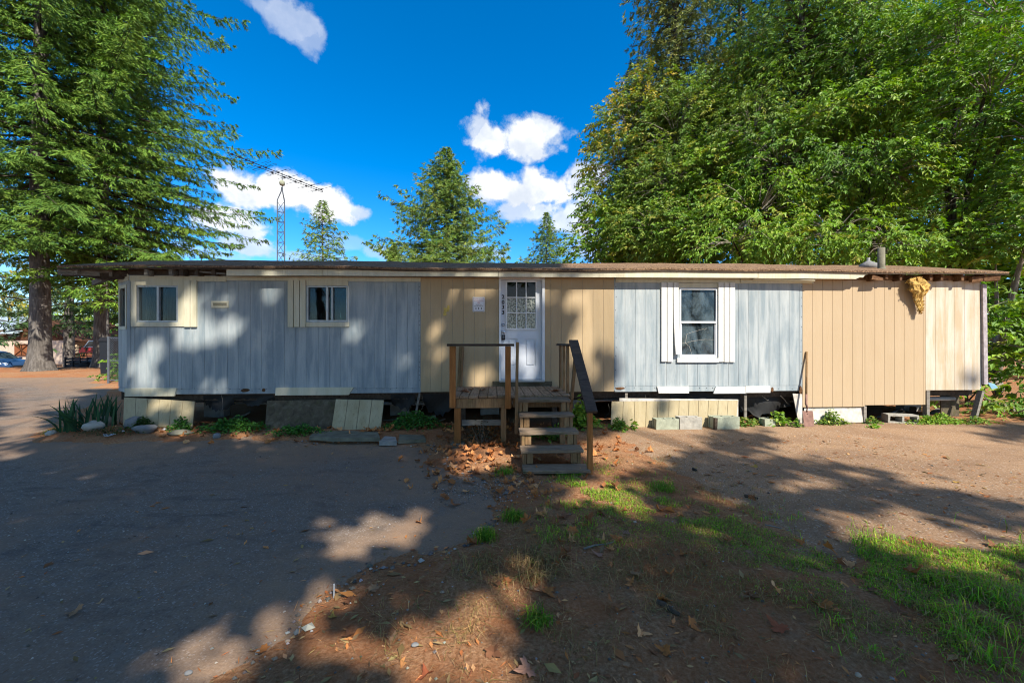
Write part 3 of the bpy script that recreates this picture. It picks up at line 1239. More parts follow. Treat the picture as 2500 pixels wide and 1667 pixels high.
OV = -.19        # front edge of the roof overhang
zf = lambda u: 3.035 + .0022 * u + .012 * math.sin(u * .7) + .006 * math.sin(u * 2.1)
RL, RR = hw(143, 655, OV)[0], hw(2459, 655, OV)[0]
ridge_v, ridge_rise = HD / 2, .50
US = np.linspace(RL, RR, 120)
VS = [OV - .03, OV + .25, .6, 1.2, ridge_v, ridge_v + .6, HD + .2]
V, Q = [], []
for u in US:
    for v in VS:
        k = 1 - abs(v - ridge_v) / (ridge_v - OV)
        lump = .016 * (fbm(np.array(u * 3.0), np.array(v * 3.0), 3) - .5) * 2
        V.append((u, v, zf(u) + ridge_rise * max(0, k) ** .95 + float(lump) * (1 if v > OV else .5)))
n = len(VS)
for i in range(len(US) - 1):
    for k in range(n - 1):
        Q.append((i * n + k, (i + 1) * n + k, (i + 1) * n + k + 1, i * n + k + 1))
top = len(V)
V2 = [(a, b, c - .035) for a, b, c in V]
Q2 = [(q[3] + top, q[2] + top, q[1] + top, q[0] + top) for q in Q]
side = []
for i in range(len(US) - 1):
    side.append((i * n, i * n + top, (i + 1) * n + top, (i + 1) * n))
    side.append((i * n + n - 1, (i + 1) * n + n - 1, (i + 1) * n + n - 1 + top, i * n + n - 1 + top))
for k in range(n - 1):
    side.append((k, k + 1, k + 1 + top, k + top))
    e = (len(US) - 1) * n
    side.append((e + k, e + k + top, e + k + 1 + top, e + k + 1))
roof = link("roof", np_mesh("roof", V + V2, quads=Q + Q2 + side), M["roofing"], home)
# metal drip edge under the roofing
m = MB()
for i in range(len(US) - 1):
    a, b = US[i], US[i + 1]
    m.add([(a, OV - .022, zf(a) - .038), (b, OV - .022, zf(b) - .038), (b, OV - .022, zf(b) - .060), (a, OV - .022, zf(a) - .060),
           (a, OV - .002, zf(a) - .038), (b, OV - .002, zf(b) - .038), (b, OV - .002, zf(b) - .060), (a, OV - .002, zf(a) - .060)],
          [(0, 1, 2, 3), (7, 6, 5, 4), (3, 2, 6, 7), (0, 4, 5, 1)])
m.build("drip_edge", M["wood_frame_dark"], roof)


def fascia(px0, y0a, y0b, px1, y1a, y1b, torn=0):
    ua, z0a = hz(px0, y0a, OV)
    _, z0b = hz(px0, y0b, OV)
    ub, z1a = hz(px1, y1a, OV)
    _, z1b = hz(px1, y1b, OV)
    V0, V1 = OV - .001, OV + .022
    if torn:
        poly = [(ua, z0b), (ub - .30, z1b), (ub - .22, z1b + .035), (ub - .16, z1b + .03), (ub - .12, z1b + .075), (ub - .04, z1b + .10), (ub, z1a), (ua, z0a)]
    else:
        poly = [(ua, z0b), (ub, z1b), (ub, z1a), (ua, z0a)]
    MB().prism(poly, 'y', V0, V1).build("fascia_board", M["trim_cream"], home)


fascia(553, 653.5, 672.5, 788, 653, 672.5)
fascia(789, 653.5, 672.5, 1215.5, 656.5, 675)
fascia(1217, 656.5, 675.5, 1850, 660, 678)
fascia(1851, 660.5, 678.5, 2126, 664, 681, torn=1)
# soffit boards behind the fascia
m = MB()
a, b = hz(560, 660, OV)[0], hz(2060, 660, OV)[0]
m.box(a, b, OV + .024, .0, 2.955, 2.965)
m.build("soffit", M["trim_cream"], home)
a0, b0, c0, d0 = prect(1840, 679, 1983, 685, -.1)
MB().add([(a0, OV + .02, d0), (b0, OV + .02, d0 - .05), (b0, -.05, d0 - .09), (a0, -.03, d0 - .03),
          (a0, OV + .02, d0 + .012), (b0, OV + .02, d0 - .038), (b0, -.05, d0 - .078), (a0, -.03, d0 - .018)],
         [(3, 2, 1, 0), (4, 5, 6, 7), (0, 1, 5, 4), (1, 2, 6, 5), (2, 3, 7, 6), (3, 0, 4, 7)]).build("soffit", M["trim_cream"], home)
# rafter tails in the open eaves
def rafter(px, py0, py1, w=.045, mat="wood_rotten", front=OV + .03):
    u, z1 = hz(px, py0, front)
    _, z0 = hz(px, py1, front)
    MB().box(u - w / 2, u + w / 2, front, .5, z0, z1).jitter(.006).build("rafter_tail", M[mat], home)


for px in (185, 357, 416, 443, 480, 520):
    rafter(px, 657, 671, .06, "wood_grey_plank" if px in (357, 416, 185) else "wood_frame_dark")
for px in (2135, 2165, 2200, 2273, 2300, 2350, 2405):
    rafter(px, 667, 684 if px != 2165 else 680, .05, "wood_rotten")
# blocking boards seen in the open eaves
a, b = hz(150, 660, -.02)[0], hz(553, 660, -.02)[0]
MB().box(UL, b, -.028, -.004, 2.90, 3.0).build("blocking_board", M["wood_frame_dark"], home)
MB().box(a, UL - .05, .02, .06, 2.88, 3.0).build("header_beam", M["wood_frame_dark"], home)
MB().box(a, UL, HD - .1, HD - .05, 2.88, 3.0).build("header_beam", M["wood_frame_dark"], home)
MB().beam((a + .1, OV + .03, 2.93), (UL - .3, .02, 2.93), .05, .12).build("outrigger", M["wood_grey_plank"], home)
MB().beam((UL - .95, .35, 2.80), (UL - .25, .1, 2.96), .06, .09).build("knee_brace", M["wood_grey_plank"], home)
MB().beam((UL - .45, -.05, 2.86), (UL + .02, .25, 2.95), .06, .12).build("knee_brace", M["wood_frame_dark"], home)
MB().beam((hz(480, 664, -.1)[0], -.12, 2.955), (hz(553, 670, -.1)[0], -.12, 2.91), .02, .03).build("loose_batten", M["wood_grey_plank"], home)
a, b = hz(2060, 660, -.02)[0], hz(2395, 660, -.02)[0]
MB().box(a, b, -.030, -.015, 2.905, 3.0).jitter(.003).build("blocking_board", M["wood_rotten"], home)
MB().box(UR, RR - .08, OV + .05, OV + .09, 2.93, 3.0).build("outrigger", M["wood_rotten"], home)
MB().beam((UR - .35, -.10, 2.92), (UR + .18, -.16, 2.945), .05, .10).jitter(.012).build("broken_board", M["wood_rotten"], home)
MB().beam((hz(2128, 674, OV)[0], OV + .01, 2.93), (hz(2160, 678, OV)[0], OV + .04, 2.905), .03, .07).jitter(.012).build("broken_board", M["wood_rotten"], home)

# torn insulation hanging from the eave
def lump_mesh(path, seed, n=20, wob=.5, flat=.45):
    r = np.random.default_rng(seed)
    vs, fs = [], []
    m = len(path)
    for i, (x, y, z, rad) in enumerate(path):
        for k in range(n):
            t = 2 * math.pi * k / n
            rr = rad * (1 + wob * (r.random() - .5))
            vs.append((x + rr * math.cos(t), y + rr * math.sin(t) * flat, z + (r.random() - .5) * rad * .35))
    for i in range(m - 1):
        for k in range(n):
            fs.append((i * n + k, i * n + (k + 1) % n, (i + 1) * n + (k + 1) % n, (i + 1) * n + k))
    fs.append(tuple(range(n)))
    fs.append(tuple(range((m - 1) * n, m * n)))
    return MB().add(vs, fs)


ip = []
for px, py, r in ((2235, 677, .09), (2236, 683, .145), (2238, 690, .175), (2241, 698, .185), (2243, 706, .17), (2245, 713, .14), (2243, 720, .105), (2243, 727, .085),
                  (2245, 735, .075), (2247, 742, .07), (2249, 750, .055), (2249, 757, .04), (2250, 762, .015)):
    u, z = hw(px, py, -.12)
    ip.append((u, -.13 + (.03 if py > 720 else 0), z, r))
lump_mesh(ip, 4).build("hanging_insulation", M["insulation"], home, False)
# roof plumbing vent and cap
u, z = hw(2157, 652, .5)
vp = MB().lathe([(.17, -.16), (.16, -.10), (.075, -.02), (.062, .0), (.062, .42), (.05, .42)], (u, .55, z)).build("vent_pipe", M["concrete_mossy"], home, True)
u, z = hw(2125, 640, 1.0)
MB().lathe([(.19, -.14), (.16, -.03), (.05, .03), (.03, .05), (.03, .11), (0, .115)], (u, 1.05, z)).build("vent_cap", M["stone_grey"], home, True)

# louvre vent on the grey siding
a, b, c, d = prect(518.5, 734.5, 560, 751.5)
lv = frame_of((a, b, c, d), .03, -.026, -.0135, "louvre_vent", "trim_cream", home)
for k in range(3):
    z = c + .03 + (k + .5) * (d - c - .06) / 3
    MB().beam((a + .03, -.020, z), (b - .03, -.020, z), .022, .007, (0, -.5, .8)).build("slat", M["trim_cream"], lv)
MB().box(a + .03, b - .03, -.014, -.0132, c + .03, d - .03).build("screen", M["black_paint"], lv)
# right corner post and blue strap
pboard("corner_post", 2392.5, 694, 2405.5, 937, M["post_lavender"], -.05, .04, taper=(.03, .0, -.03, .0))
a, b, c, d = prect(2405, 932, 2424, 951)
MB().quad3((a, -.03, d), (b - .05, -.05, d - .03), (b, -.07, c + .05), (a + .06, -.05, c + .02), .012, (0, -1, 0)).build("torn_strap", M["duct_tape_blue"], home)
# yellow adhesive residue
a, b, c, d = prect(1082, 744, 1098, 771)
pts = [(a, c + .02), (a + .02, c), (a + .07, c + .015), (a + .05, c + .07), (b - .01, c + .09), (b, c + .14), (b - .005, d), (b - .04, d - .01), (b - .05, d - .06), (a + .01, d - .05), (a + .015, d - .11)]
MB().prism(pts, 'y', -.0155, -.0128).build("residue_patch", M["residue_yellow"], home)
# low framing in the crawl-space openings at the right end
for px, py0, py1, w in ((2108, 990, 1031, .05), (2261, 952, 1028, .06)):
    u, z1 = hw(px, py0, .01)
    _, z0 = hw(px, py1, .01)
    MB().box(u - w / 2, u + w / 2, -.03, .06, z0, z1 - .004).jitter(.004).build("stud", M["wood_grey_plank"], home)
p, q = hw(2393, 953, 0), hw(2372, 1022, 0)
MB().beam((p[0], -.01, p[1]), (q[0], -.03, q[1]), .05, .09, (0, 1, 0)).build("leaning_stud", M["wood_grey_plank"], home)
MB().box(u2258 + .75, UR - .02, .35, .37, .05, .60).build("rear_panel", M["plywood_dirty"], home)
p = hw(2262, 973, .3)
q = hw(2328, 973, .3)
MB().tube([(p[0] - .3, .3, p[1]), (q[0], .3, q[1] + .01)], .045, 12).build("drain_pipe", M["pvc_pipe"], home, True)
p = hw(2288, 958, .5)
MB().tube([(p[0] - .3, .55, p[1] + .1), (p[0], .5, p[1]), (p[0] + .1, .45, p[1] - .04)], .05, 10).build("drain_pipe", M["pvc_pipe"], home, True)
for px in (1452, 1020, 1025, 1818, 1528):
    u, z1 = hw(px, 958, .05)
    _, z0 = hw(px, 1030, .05)
    if px == 1025:
        MB().beam((u, .02, z1), (u - .09, -.02, z0), .05, .03).build("loose_stake", M["wood_grey_plank"], home)
    elif px in (1818, 1528):
        MB().box(u - .025, u + .025, .02, .06, z0 + (.0 if px == 1818 else .35), z1).build("stud", M["wood_grey_plank"], home)
# black sheeting sagging below the floor
def sag_sheet(px0, px1, drop, seed, v=.12):
    r = np.random.default_rng(seed)
    ua, _ = hw(px0, 960)
    ub, _ = hw(px1, 960)
    nx, nz = 14, 6
    X, K = np.meshgrid(np.linspace(ua, ub, nx), np.linspace(0, 1, nz))
    edge_ = drop * (.55 + .45 * np.sin(np.linspace(0, math.pi, nx)) + .3 * (r.random(nx) - .5))
    Z = .70 - K * edge_[None]
    Yv = v + .05 * np.sin(X * 9 + K * 3) * K + .05 * r.random(X.shape) * K
    Vv = np.stack([X, Yv, Z], -1).reshape(-1, 3)
    i = (np.arange(nz - 1)[:, None] * nx + np.arange(nx - 1)[None]).ravel()
    me = np_mesh("sheet", np.concatenate([Vv, Vv + [0, .004, 0]]), quads=np.concatenate([np.stack([i, i + 1, i + nx + 1, i + nx], -1), np.stack([i + nx, i + nx + 1, i + 1, i], -1) + nx * nz]), smooth=True)
    link("sagging_sheet", me, M["black_plastic"], home)


sag_sheet(1642, 1815, .30, 1)
sag_sheet(1815, 1950, .50, 2, .2)
sag_sheet(1030, 1110, .42, 3)
sag_sheet(485, 560, .28, 4)
sag_sheet(950, 1010, .30, 5)
sag_sheet(560, 660, .2, 6)
# hanging wires
m = MB()
for px0, y0, px1, y1 in ((1860, 965, 1880, 975), (1905, 965, 1930, 985), (540, 962, 541, 1020), (1030, 965, 1028, 1010), (1485, 985, 1482, 1018), (1575, 962, 1560, 985)):
    p, q = hw(px0, y0, .06), hw(px1, y1, .06)
    pts = [(p[0] + (q[0] - p[0]) * f + .03 * math.sin(f * 5), .06, p[1] + (q[1] - p[1]) * f - .05 * math.sin(f * math.pi)) for f in np.linspace(0, 1, 7)]
    m.tube(pts, .003, 4)
m.build("hanging_wire", M["wood_grey_plank"], home)

# scraps, pipes and rubble lying under the floor
g_ = np.random.default_rng(31)
for px in list(range(500, 640, 22)) + list(range(945, 1090, 24)) + list(range(1440, 1500, 20)) + list(range(1800, 1945, 22)) + list(range(2120, 2250, 26)) + list(range(2275, 2380, 30)):
    u, _ = hw(px, 1000)
    v = g_.uniform(.15, .9)
    L_, a_ = g_.uniform(.12, .5), g_.uniform(-1.2, 1.2)
    z_ = g_.uniform(.06, .14)
    MB().beam((u - L_ / 2 * math.cos(a_), v - L_ / 2 * math.sin(a_), z_), (u + L_ / 2 * math.cos(a_), v + L_ / 2 * math.sin(a_), z_ + g_.uniform(-.03, .16)), g_.uniform(.04, .12), g_.uniform(.02, .07)).jitter(.012).build(
        "scrap_board", M[["wood_grey_plank", "wood_rotten", "plywood_dirty", "stone_grey", "concrete"][g_.integers(5)]], home)
MB().tube([(UL + 1.5, .6, .5), (UL + 6.0, .55, .44), (UL + 9.5, .6, .5), (UR - 2, .7, .4)], .03, 8).build("supply_pipe", M["pvc_pipe"], home, True)

# ------------------------------------------------------------------ delivery sign on the wall
a, b, c, d = prect(1154, 725, 1183.2, 760.5)
sg = empty("delivery_sign", house_to_world((a + b) / 2, -.0145, (c + d) / 2), ALPHA)
tag(sg, "small white sign with red and black lettering and three arrows screwed beside the door", "sign")
W_, H_ = b - a, d - c
MB().box(-W_ / 2, W_ / 2, -.004, 0, -H_ / 2, H_ / 2, .001).build("plate", M["sign_white"], sg)
frame_of((-W_ / 2 + .012, W_ / 2 - .012, -H_ / 2 + .012, H_ / 2 - .012), .003, -.0052, -.0042, "border_line", "ink_black", sg)
for sx in (-1, 1):
    for sz in (-1, 1):
        MB().box(sx * (W_ / 2 - .018) - .009, sx * (W_ / 2 - .018) + .009, -.007, .001, sz * (H_ / 2 + .004) - .009, sz * (H_ / 2 + .004) + .009, .003).build("clip", M["foam_white"], sg)
for body, size, z, mat in (("PLEASE DELIVER", .026, .096, "ink_red"), ("ALL PACKAGES", .027, .062, "ink_red"), ("HERE", .027, .03, "ink_red"),
                           ("Thank you", .026, -.008, "ink_black")):
    o = link("lettering", text_mesh(body, size, .0004), M[mat], sg)
    o.location = (0, -.0048, z)
    o.rotation_euler = (math.pi / 2, 0, 0)
for x0_, x1_ in ((-.085, -.045), (-.04, .0), (.012, .05), (.054, .085)):
    MB().box(x0_, x1_, -.0055, -.0042, -.041, -.032).build("printed_line", M["ink_black"], sg)
for x in (-.05, 0, .05):
    MB().prism([(x - .005, -.055), (x + .005, -.055), (x + .005, -.078), (x + .013, -.078), (x, -.097), (x - .013, -.078), (x - .005, -.078)], 'y', -.0055, -.0042).build("arrow", M["ink_black"], sg)

# ------------------------------------------------------------------ wooden porch with steps
PO = (.405, 7.547, 0)
porch = empty("porch", PO, ALPHA)
tag(porch, "weathered wooden porch with open-tread steps, brown posts and dark handrails at the door", "porch")
DZ = .86
PT = Matrix.Translation(Vector(PO)) @ Matrix.Rotation(ALPHA, 4, 'Z')


def loc_ground(x, y):
    p = PT @ Vector((x, y, 0))
    return float(ground_z(p.x, p.y))


# deck boards run from the wall to the front
x = -1.42
k = 0
while x < .42:
    wdt = .136
    mb = MB().box(x, x + wdt, -1.36 + random.uniform(-.012, .012), -.05, DZ - .036 + random.uniform(-.003, .003), DZ + random.uniform(-.003, .003), .004)
    mb.build("deck_board", M["wood_deck"], porch)
    x += wdt + .009
MB().box(-1.42, -.47, -1.335, -1.297, DZ - .19, DZ - .045, .003).build("front_beam", M["wood_post_old"], porch)
MB().box(-.46, .44, -1.30, -1.262, DZ - .19, DZ - .045, .003).build("front_beam", M["wood_post_old"], porch)
MB().box(-1.42, -1.382, -1.29, -.06, DZ - .19, DZ - .045, .003).build("side_beam", M["wood_post_old"], porch)
MB().box(.402, .44, -1.255, -.06, DZ - .19, DZ - .045, .003).build("side_beam", M["wood_post_old"], porch)
# front left railing
RZ = 1.625
MB().box(-1.425, -1.335, -1.43, -1.34, DZ - .17, RZ, .004).build("post", M["wood_post"], porch)
MB().box(-.575, -.49, -1.43, -1.34, DZ - .19, RZ, .004).build("post", M["wood_post"], porch)
MB().box(-1.43, -1.39, -1.31, -1.24, DZ - .1, RZ, .003).build("post", M["wood_rail_dark"], porch)  # dark strip standing in for the shaded side of the front post
MB().box(-1.46, -.44, -1.45, -1.33, RZ + .001, RZ + .038, .004).jitter(.003).build("top_rail", M["wood_rail_dark"], porch)
MB().beam((-1.385, -.07, DZ), (-1.345, -.1, RZ - .02), .05, .08).build("post", M["wood_post_old"], porch)
# posts below the deck
for (x, y, mat, w) in ((-1.31, -1.31, "wood_post", .10), (-.60, -1.29, "wood_post_old", .085), (-1.30, -.3, "wood_frame_dark", .09), (.35, -.3, "wood_frame_dark", .09), (.34, -1.2, "wood_post_old", .085)):
    g = loc_ground(x, y)
    MB().box(x - w / 2, x + w / 2, y - w / 2, y + w / 2, g + (.055 if x == -1.31 else -.03), DZ - .191, .004).build("support_post", M[mat], porch)
g = loc_ground(-1.31, -1.33)
MB().box(-1.43, -1.18, -1.44, -1.22, g - .03, g + .028, .006).build("footing_block", M["concrete_mossy"], porch)
MB().box(-1.40, -1.20, -1.42, -1.23, g + .029, g + .055, .006).build("footing_block", M["concrete_mossy"], porch)
MB().box(-1.255, -.55, -1.15, -1.11, .36, .45, .003).build("cross_brace", M["wood_grey_plank"], porch)
# steps
RUN, RISE = .253, .18
TX0, TX1 = -.40, .40
for k in range(5):
    yf = -1.66 - RUN * k
    z = .84 - RISE * k
    dx0, dx1 = random.uniform(-.012, .01), random.uniform(-.01, .015)
    if k == 4:
        dx1 += .03
    MB().box(TX0 + dx0, TX1 + dx1, yf, yf + .275 if k else yf + .29, z - .042, z, .006).jitter(.003).build("tread", M["wood_tread"], porch)
for sx in (-.375, .335):
    saw = [(-1.40, .79)]
    for k in range(1, 5):
        yb = -1.66 - RUN * (k - 1)
        zt = .84 - RISE * k - .044
        saw += [(yb + .02, .84 - RISE * (k - 1) - .044), (yb + .02, zt)]
    saw += [(-2.66, .12 - .044), (-2.66, -.02), (-2.42, -.02), (-1.40, .50)]
    MB().prism(saw, 'x', sx, sx + .04).build("stringer", M["wood_post_old"], porch)
for k in range(4):
    yf = -1.66 - RUN * k
    zt = .84 - RISE * k - .045
    for sx in (-.325, .25):
        MB().box(sx, sx + .08, yf + .03, yf + .07, zt - .135, zt, .003).build("tread_cleat", M["wood_post_old"], porch)
# left upright without a handrail
MB().beam((-.425, -1.70, .36), (-.405, -1.69, 1.69), .04, .085, (0, 1, 0)).build("upright", M["wood_post_old"], porch)
# right railing along the deck and down the steps
for y in (-.42, -.78, -1.12):
    MB().box(.425, .462, y - .044, y + .044, DZ - .12, RZ, .003).build("baluster", M["wood_post_old"], porch)
MB().box(.38, .505, -1.42, -.36, RZ + .001, RZ + .038, .004).build("top_rail", M["wood_rail_dark"], porch)
MB().beam((.44, -1.38, .62), (.485, -1.60, RZ), .04, .085, (0, 1, 0)).build("upright", M["wood_post_old"], porch)
MB().beam((.445, -2.60, .06), (.445, -2.60, .865), .055, .085, (0, 1, 0)).build("upright", M["wood_post"], porch)
MB().beam((.455, -1.53, 1.71), (.45, -2.69, .835), .135, .036).build("stair_rail", M["wood_rail_dark"], porch)

# ------------------------------------------------------------------ things around the house
def leaning_panel(corners, mat, label, name, grooves=.2032, lean=.10, thick=.016, v=-.10, cat="panel", skirt=True, skew=0.0, rail=False):
    """corners in photo px: top-left, top-right, bottom-right, bottom-left; foot stands further out than the top"""
    tl, tr, br, bl = corners
    vt, vb = v, v - lean
    P = [hw(*tl, vt), hw(*tr, vt), hw(*br, vb), hw(*bl, vb)]
    c = [Vector((P[0][0], vt, P[0][1])), Vector((P[1][0], vt, P[1][1])), Vector((P[2][0], vb, P[2][1])), Vector((P[3][0], vb, P[3][1]))]
    o = empty(name, house_to_world((c[3].x + c[2].x) / 2, vb, min(c[2].z, c[3].z)), ALPHA)
    tag(o, label, cat, "skirting panels leaning along the house" if skirt else None)
    off = Vector(((c[3].x + c[2].x) / 2, vb, min(c[2].z, c[3].z)))
    c = [p - off for p in c]
    nrm = Vector((0, -1, -lean * .5))
    L = (c[1] - c[0]).length
    n = max(1, round(L / grooves)) if grooves else 1
    if grooves:
        MB().quad3(c[0], c[1], c[2], c[3], .006, -nrm).build("backing", M["wood_frame_dark"], o)
    for k in range(n):
        f0, f1 = k / n + (.004 / L if k else 0), (k + 1) / n - (.004 / L if k < n - 1 else 0)
        q = [c[0].lerp(c[1], f0), c[0].lerp(c[1], f1), c[3].lerp(c[2], f1), c[3].lerp(c[2], f0)]
        MB().quad3(*q, thick, nrm).build("board" if grooves else "sheet", M[mat], o)
    return o


leaning_panel([(305, 969), (477, 979), (470, 1044), (303, 1037)], "panel_beige", "beige grooved skirting panel tilted at the corner beside the iris", "skirting_panel", lean=.12, v=-.03)
leaning_panel([(653, 977), (823, 974), (812, 1047), (648, 1050)], "plywood_dirty", "dirty brown plywood sheet leaning below the second window", "plywood_sheet", grooves=None, lean=.22, v=-.02, skirt=False)
leaning_panel([(821, 973.5), (938, 976), (929, 1052), (810, 1048)], "panel_beige", "beige grooved skirting panel leaning next to the dirty plywood sheet", "skirting_panel", lean=.26, v=-.05)
leaning_panel([(1511, 971), (1800, 974), (1800, 1030), (1511, 1030)], "foam_white", "white foam board standing behind the beige panels right of the steps", "foam_board", grooves=None, lean=.03, v=-.01, thick=.03, skirt=False)
leaning_panel([(1493, 979), (1633, 978), (1632, 1041), (1490, 1043)], "panel_beige", "beige skirting panel standing right of the steps with a weed before it", "skirting_panel", lean=.07, v=-.075)
leaning_panel([(1633, 977), (1800, 977), (1795, 1038), (1632, 1041)], "panel_beige", "beige skirting panel standing behind the three concrete blocks", "skirting_panel", lean=.07, v=-.085)
leaning_panel([(1934, 960), (1957, 961), (1957, 1032), (1948, 1030)], "foam_white", "narrow torn white board standing behind the shovel", "foam_board", grooves=None, lean=.02, v=-.02, skirt=False)
leaning_panel([(1962, 995), (2105, 994), (2106, 1030), (1960, 1034)], "foam_white", "low white skirting board below the bright tan wall", "skirting_board", grooves=None, lean=.03, v=.03, skirt=False)


def cinder(px0, px1, py0, py1, v, mat, label, holes_front=False, rz=0.0):
    u0, zt = hw(px0, py0, v)
    u1, zb = hw(px1, py1, v)
    L, H, Dp = u1 - u0, zt - zb, .19
    wx, wy, _ = house_to_world((u0 + u1) / 2, v, 0)
    z0 = float(top_z(wx, wy)) - .012
    o = empty("concrete_block", (wx, wy, z0), ALPHA + rz)
    tag(o, label, "concrete block", "concrete blocks along the house")
    H = max(.15, zt - z0)
    m = MB()
    if holes_front:
        wl_ = .034
        xs_ = [-L / 2, -L / 2 + wl_, -wl_ / 2, wl_ / 2, L / 2 - wl_, L / 2]
        m.box(-L / 2, L / 2, -Dp, Dp * .0, 0, wl_)
        m.box(-L / 2, L / 2, -Dp, 0, H - wl_, H)
        for a_, b_ in ((xs_[0], xs_[1]), (xs_[2], xs_[3]), (xs_[4], xs_[5])):
            m.box(a_, b_, -Dp, 0, wl_, H - wl_)
    else:
        # block on its long side: hollow cores open to both ends of its width
        wl_ = .034
        m.box(-L / 2, L / 2, -Dp, -Dp + wl_, 0, H)
        m.box(-L / 2, L / 2, -wl_, 0, 0, H)
        for a_ in (-L / 2 + .012, -wl_ / 2, L / 2 - wl_ - .012):
            m.box(a_, a_ + wl_, -Dp + wl_, -wl_, 0, H - .004)
    m.jitter(.0035).build("block_body", M[mat], o)
    return o


cinder(1592, 1646, 1018, 1043, -.20, "block_green", "pale green concrete block, first from the steps")
cinder(1648, 1701, 1014, 1043, -.20, "block_grey", "plain grey concrete block standing between two greenish ones")
cinder(1729, 1790, 1013, 1041, -.20, "block_green", "greenish concrete block with a dark stake at its end")
cinder(1851, 1876, 1020, 1035, -.02, "block_green", "small greenish block half buried in the weeds under the floor")
cinder(2158, 2218, 1008, 1033, .12, "block_grey", "grey hollow concrete block showing two holes below the tan wall", True, math.radians(-14))
st = MB().beam((0, 0, -.02), (0.01, 0, .24), .05, .05).jitter(.006).build("wooden_stake", M["wood_frame_dark"])
st.location = house_to_world(hw(1733, 1030, -.24)[0], -.42, .06)
tag(st, "short dark wooden stake by the greenish concrete block", "stake")

# shovel leaning on the wall
ut, zt = hw(1969.5, 858, -.03)
ub, zb = hw(1972, 1036, -.24)
sx, sy, sz = house_to_world(ub, -.26, 0)
sz = float(top_z(sx, sy))
shovel = empty("shovel", (sx, sy, sz), ALPHA)
tag(shovel, "rusty square shovel leaning against the tan wall", "shovel")
top_p = Vector((ut - ub, .23, zt - sz))
foot = Vector((0, .045, .28))
mid = Vector((0.012, .075, .42))
MB().tube([mid, mid.lerp(top_p, .5), top_p], [.019, .018, .019], 10).build("handle", M["wood_post_old"], shovel, True)
MB().tube([foot + Vector((0, -.005, -.05)), foot, foot.lerp(mid, .5) + Vector((0, -.02, 0)), mid, mid.lerp(top_p, .18)], [.016, .018, .02, .021, .021], 10).build("socket", M["rust_steel"], shovel, True)
bl = MB()
N = 8
vs, fs = [], []
for i in range(N + 1):
    f = i / N
    for j_ in range(7):
        g = j_ / 6 - .5
        vs.append((g * (.20 - .0 * f), .045 * f + .02 * (1 - (2 * g) ** 2) * (.4 + f * .6) - .02, .29 * f + (.012 * abs(g) * 2 if i == 0 else 0)))
for i in range(N):
    for j_ in range(6):
        fs.append((i * 7 + j_, i * 7 + j_ + 1, (i + 1) * 7 + j_ + 1, (i + 1) * 7 + j_))
k = len(vs)
vs += [(a_, b_ + .004, c_) for a_, b_, c_ in vs]
fs += [tuple(i_ + k for i_ in f)[::-1] for f in fs]
bl.add(vs, fs).build("blade", M["rust_steel"], shovel, True)

# concrete slab pieces by the driveway edge
def slab_piece(pts, h, label, mat="concrete_mossy", z0=-.02):
    W = [gp(x, y, .03) for x, y in pts]
    cx, cy = sum(p[0] for p in W) / len(W), sum(p[1] for p in W) / len(W)
    z = float(top_z(cx, cy))
    o = MB().prism([(p[0] - cx, p[1] - cy) for p in W], 'z', z0, h).jitter(.006).build("concrete_slab", M[mat])
    o.location = (cx, cy, z)
    tag(o, label, "slab", "concrete slab pieces beside the driveway")
    return o


slab_piece([(756, 1082), (820, 1086), (928, 1085), (922, 1070), (850, 1067), (772, 1068)], .045, "long flat concrete slab at the driveway edge below the beige panel")
slab_piece([(926, 1089), (968, 1088), (965, 1077), (940, 1075)], .05, "small broken pale concrete piece at the end of the long slab", "concrete")
slab_piece([(972, 1086), (1040, 1083), (1035, 1073), (975, 1072)], .04, "flat concrete slab piece nearest the porch, littered with leaves")


# stones
def stone(px, py, w, h, mat, label, seed, dz=0.0, squash=.8, rz=0.0):
    x, y = gp(px, py, .06)
    z = float(top_z(x, y))
    r = np.random.default_rng(seed)
    nu, nv = 12, 8
    ph = r.random(6) * 6
    vs, fs = [], []
    for i in range(nv + 1):
        t = math.pi * i / nv
        for k in range(nu):
            s = 2 * math.pi * k / nu
            d = Vector((math.sin(t) * math.cos(s), math.sin(t) * math.sin(s), math.cos(t)))
            rr = 1 + .13 * math.sin(2.3 * d.x + ph[0]) + .12 * math.sin(3.1 * d.y + ph[1]) + .11 * math.sin(3.7 * d.z + ph[2]) + .05 * math.sin(7 * d.x + 5 * d.z + ph[3])
            vs.append((d.x * rr * w / 2, d.y * rr * w / 2 * squash, d.z * rr * h * .62 + h * .32))
    for i in range(nv):
        for k in range(nu):
            fs.append((i * nu + k, i * nu + (k + 1) % nu, (i + 1) * nu + (k + 1) % nu, (i + 1) * nu + k))
    o = MB().add(vs, fs).build("stone", M[mat], None, True)
    o.location = (x, y, z + dz)
    o.rotation_euler = (0, 0, rz)
    tag(o, label, "stone", "stones in the planting bed")
    return o


stone(231, 1066, .30, .17, "stone_pale", "rounded pale stone beside the orange leaves under the iris", 1)
stone(258, 1054, .26, .17, "stone_tan", "tan stone leaning behind the rounded pale stone", 2)
stone(326, 1060, .28, .18, "stone_grey", "pointed grey stone before the tilted corner panel", 3, 0, .7, .5)
stone(354, 1065, .36, .12, "stone_grey", "flat grey stone beside the pointed grey stone", 4)
stone(125, 1066, .16, .09, "stone_pale", "small pale stone at the driveway edge by the grass tuft", 5)
stone(447, 1066, .36, .08, "concrete_mossy", "flat mossy stone below the end of the tilted panel", 6)
stone(530, 1072, .13, .08, "stone_grey", "small grey stone in the low weeds below the wall", 7)
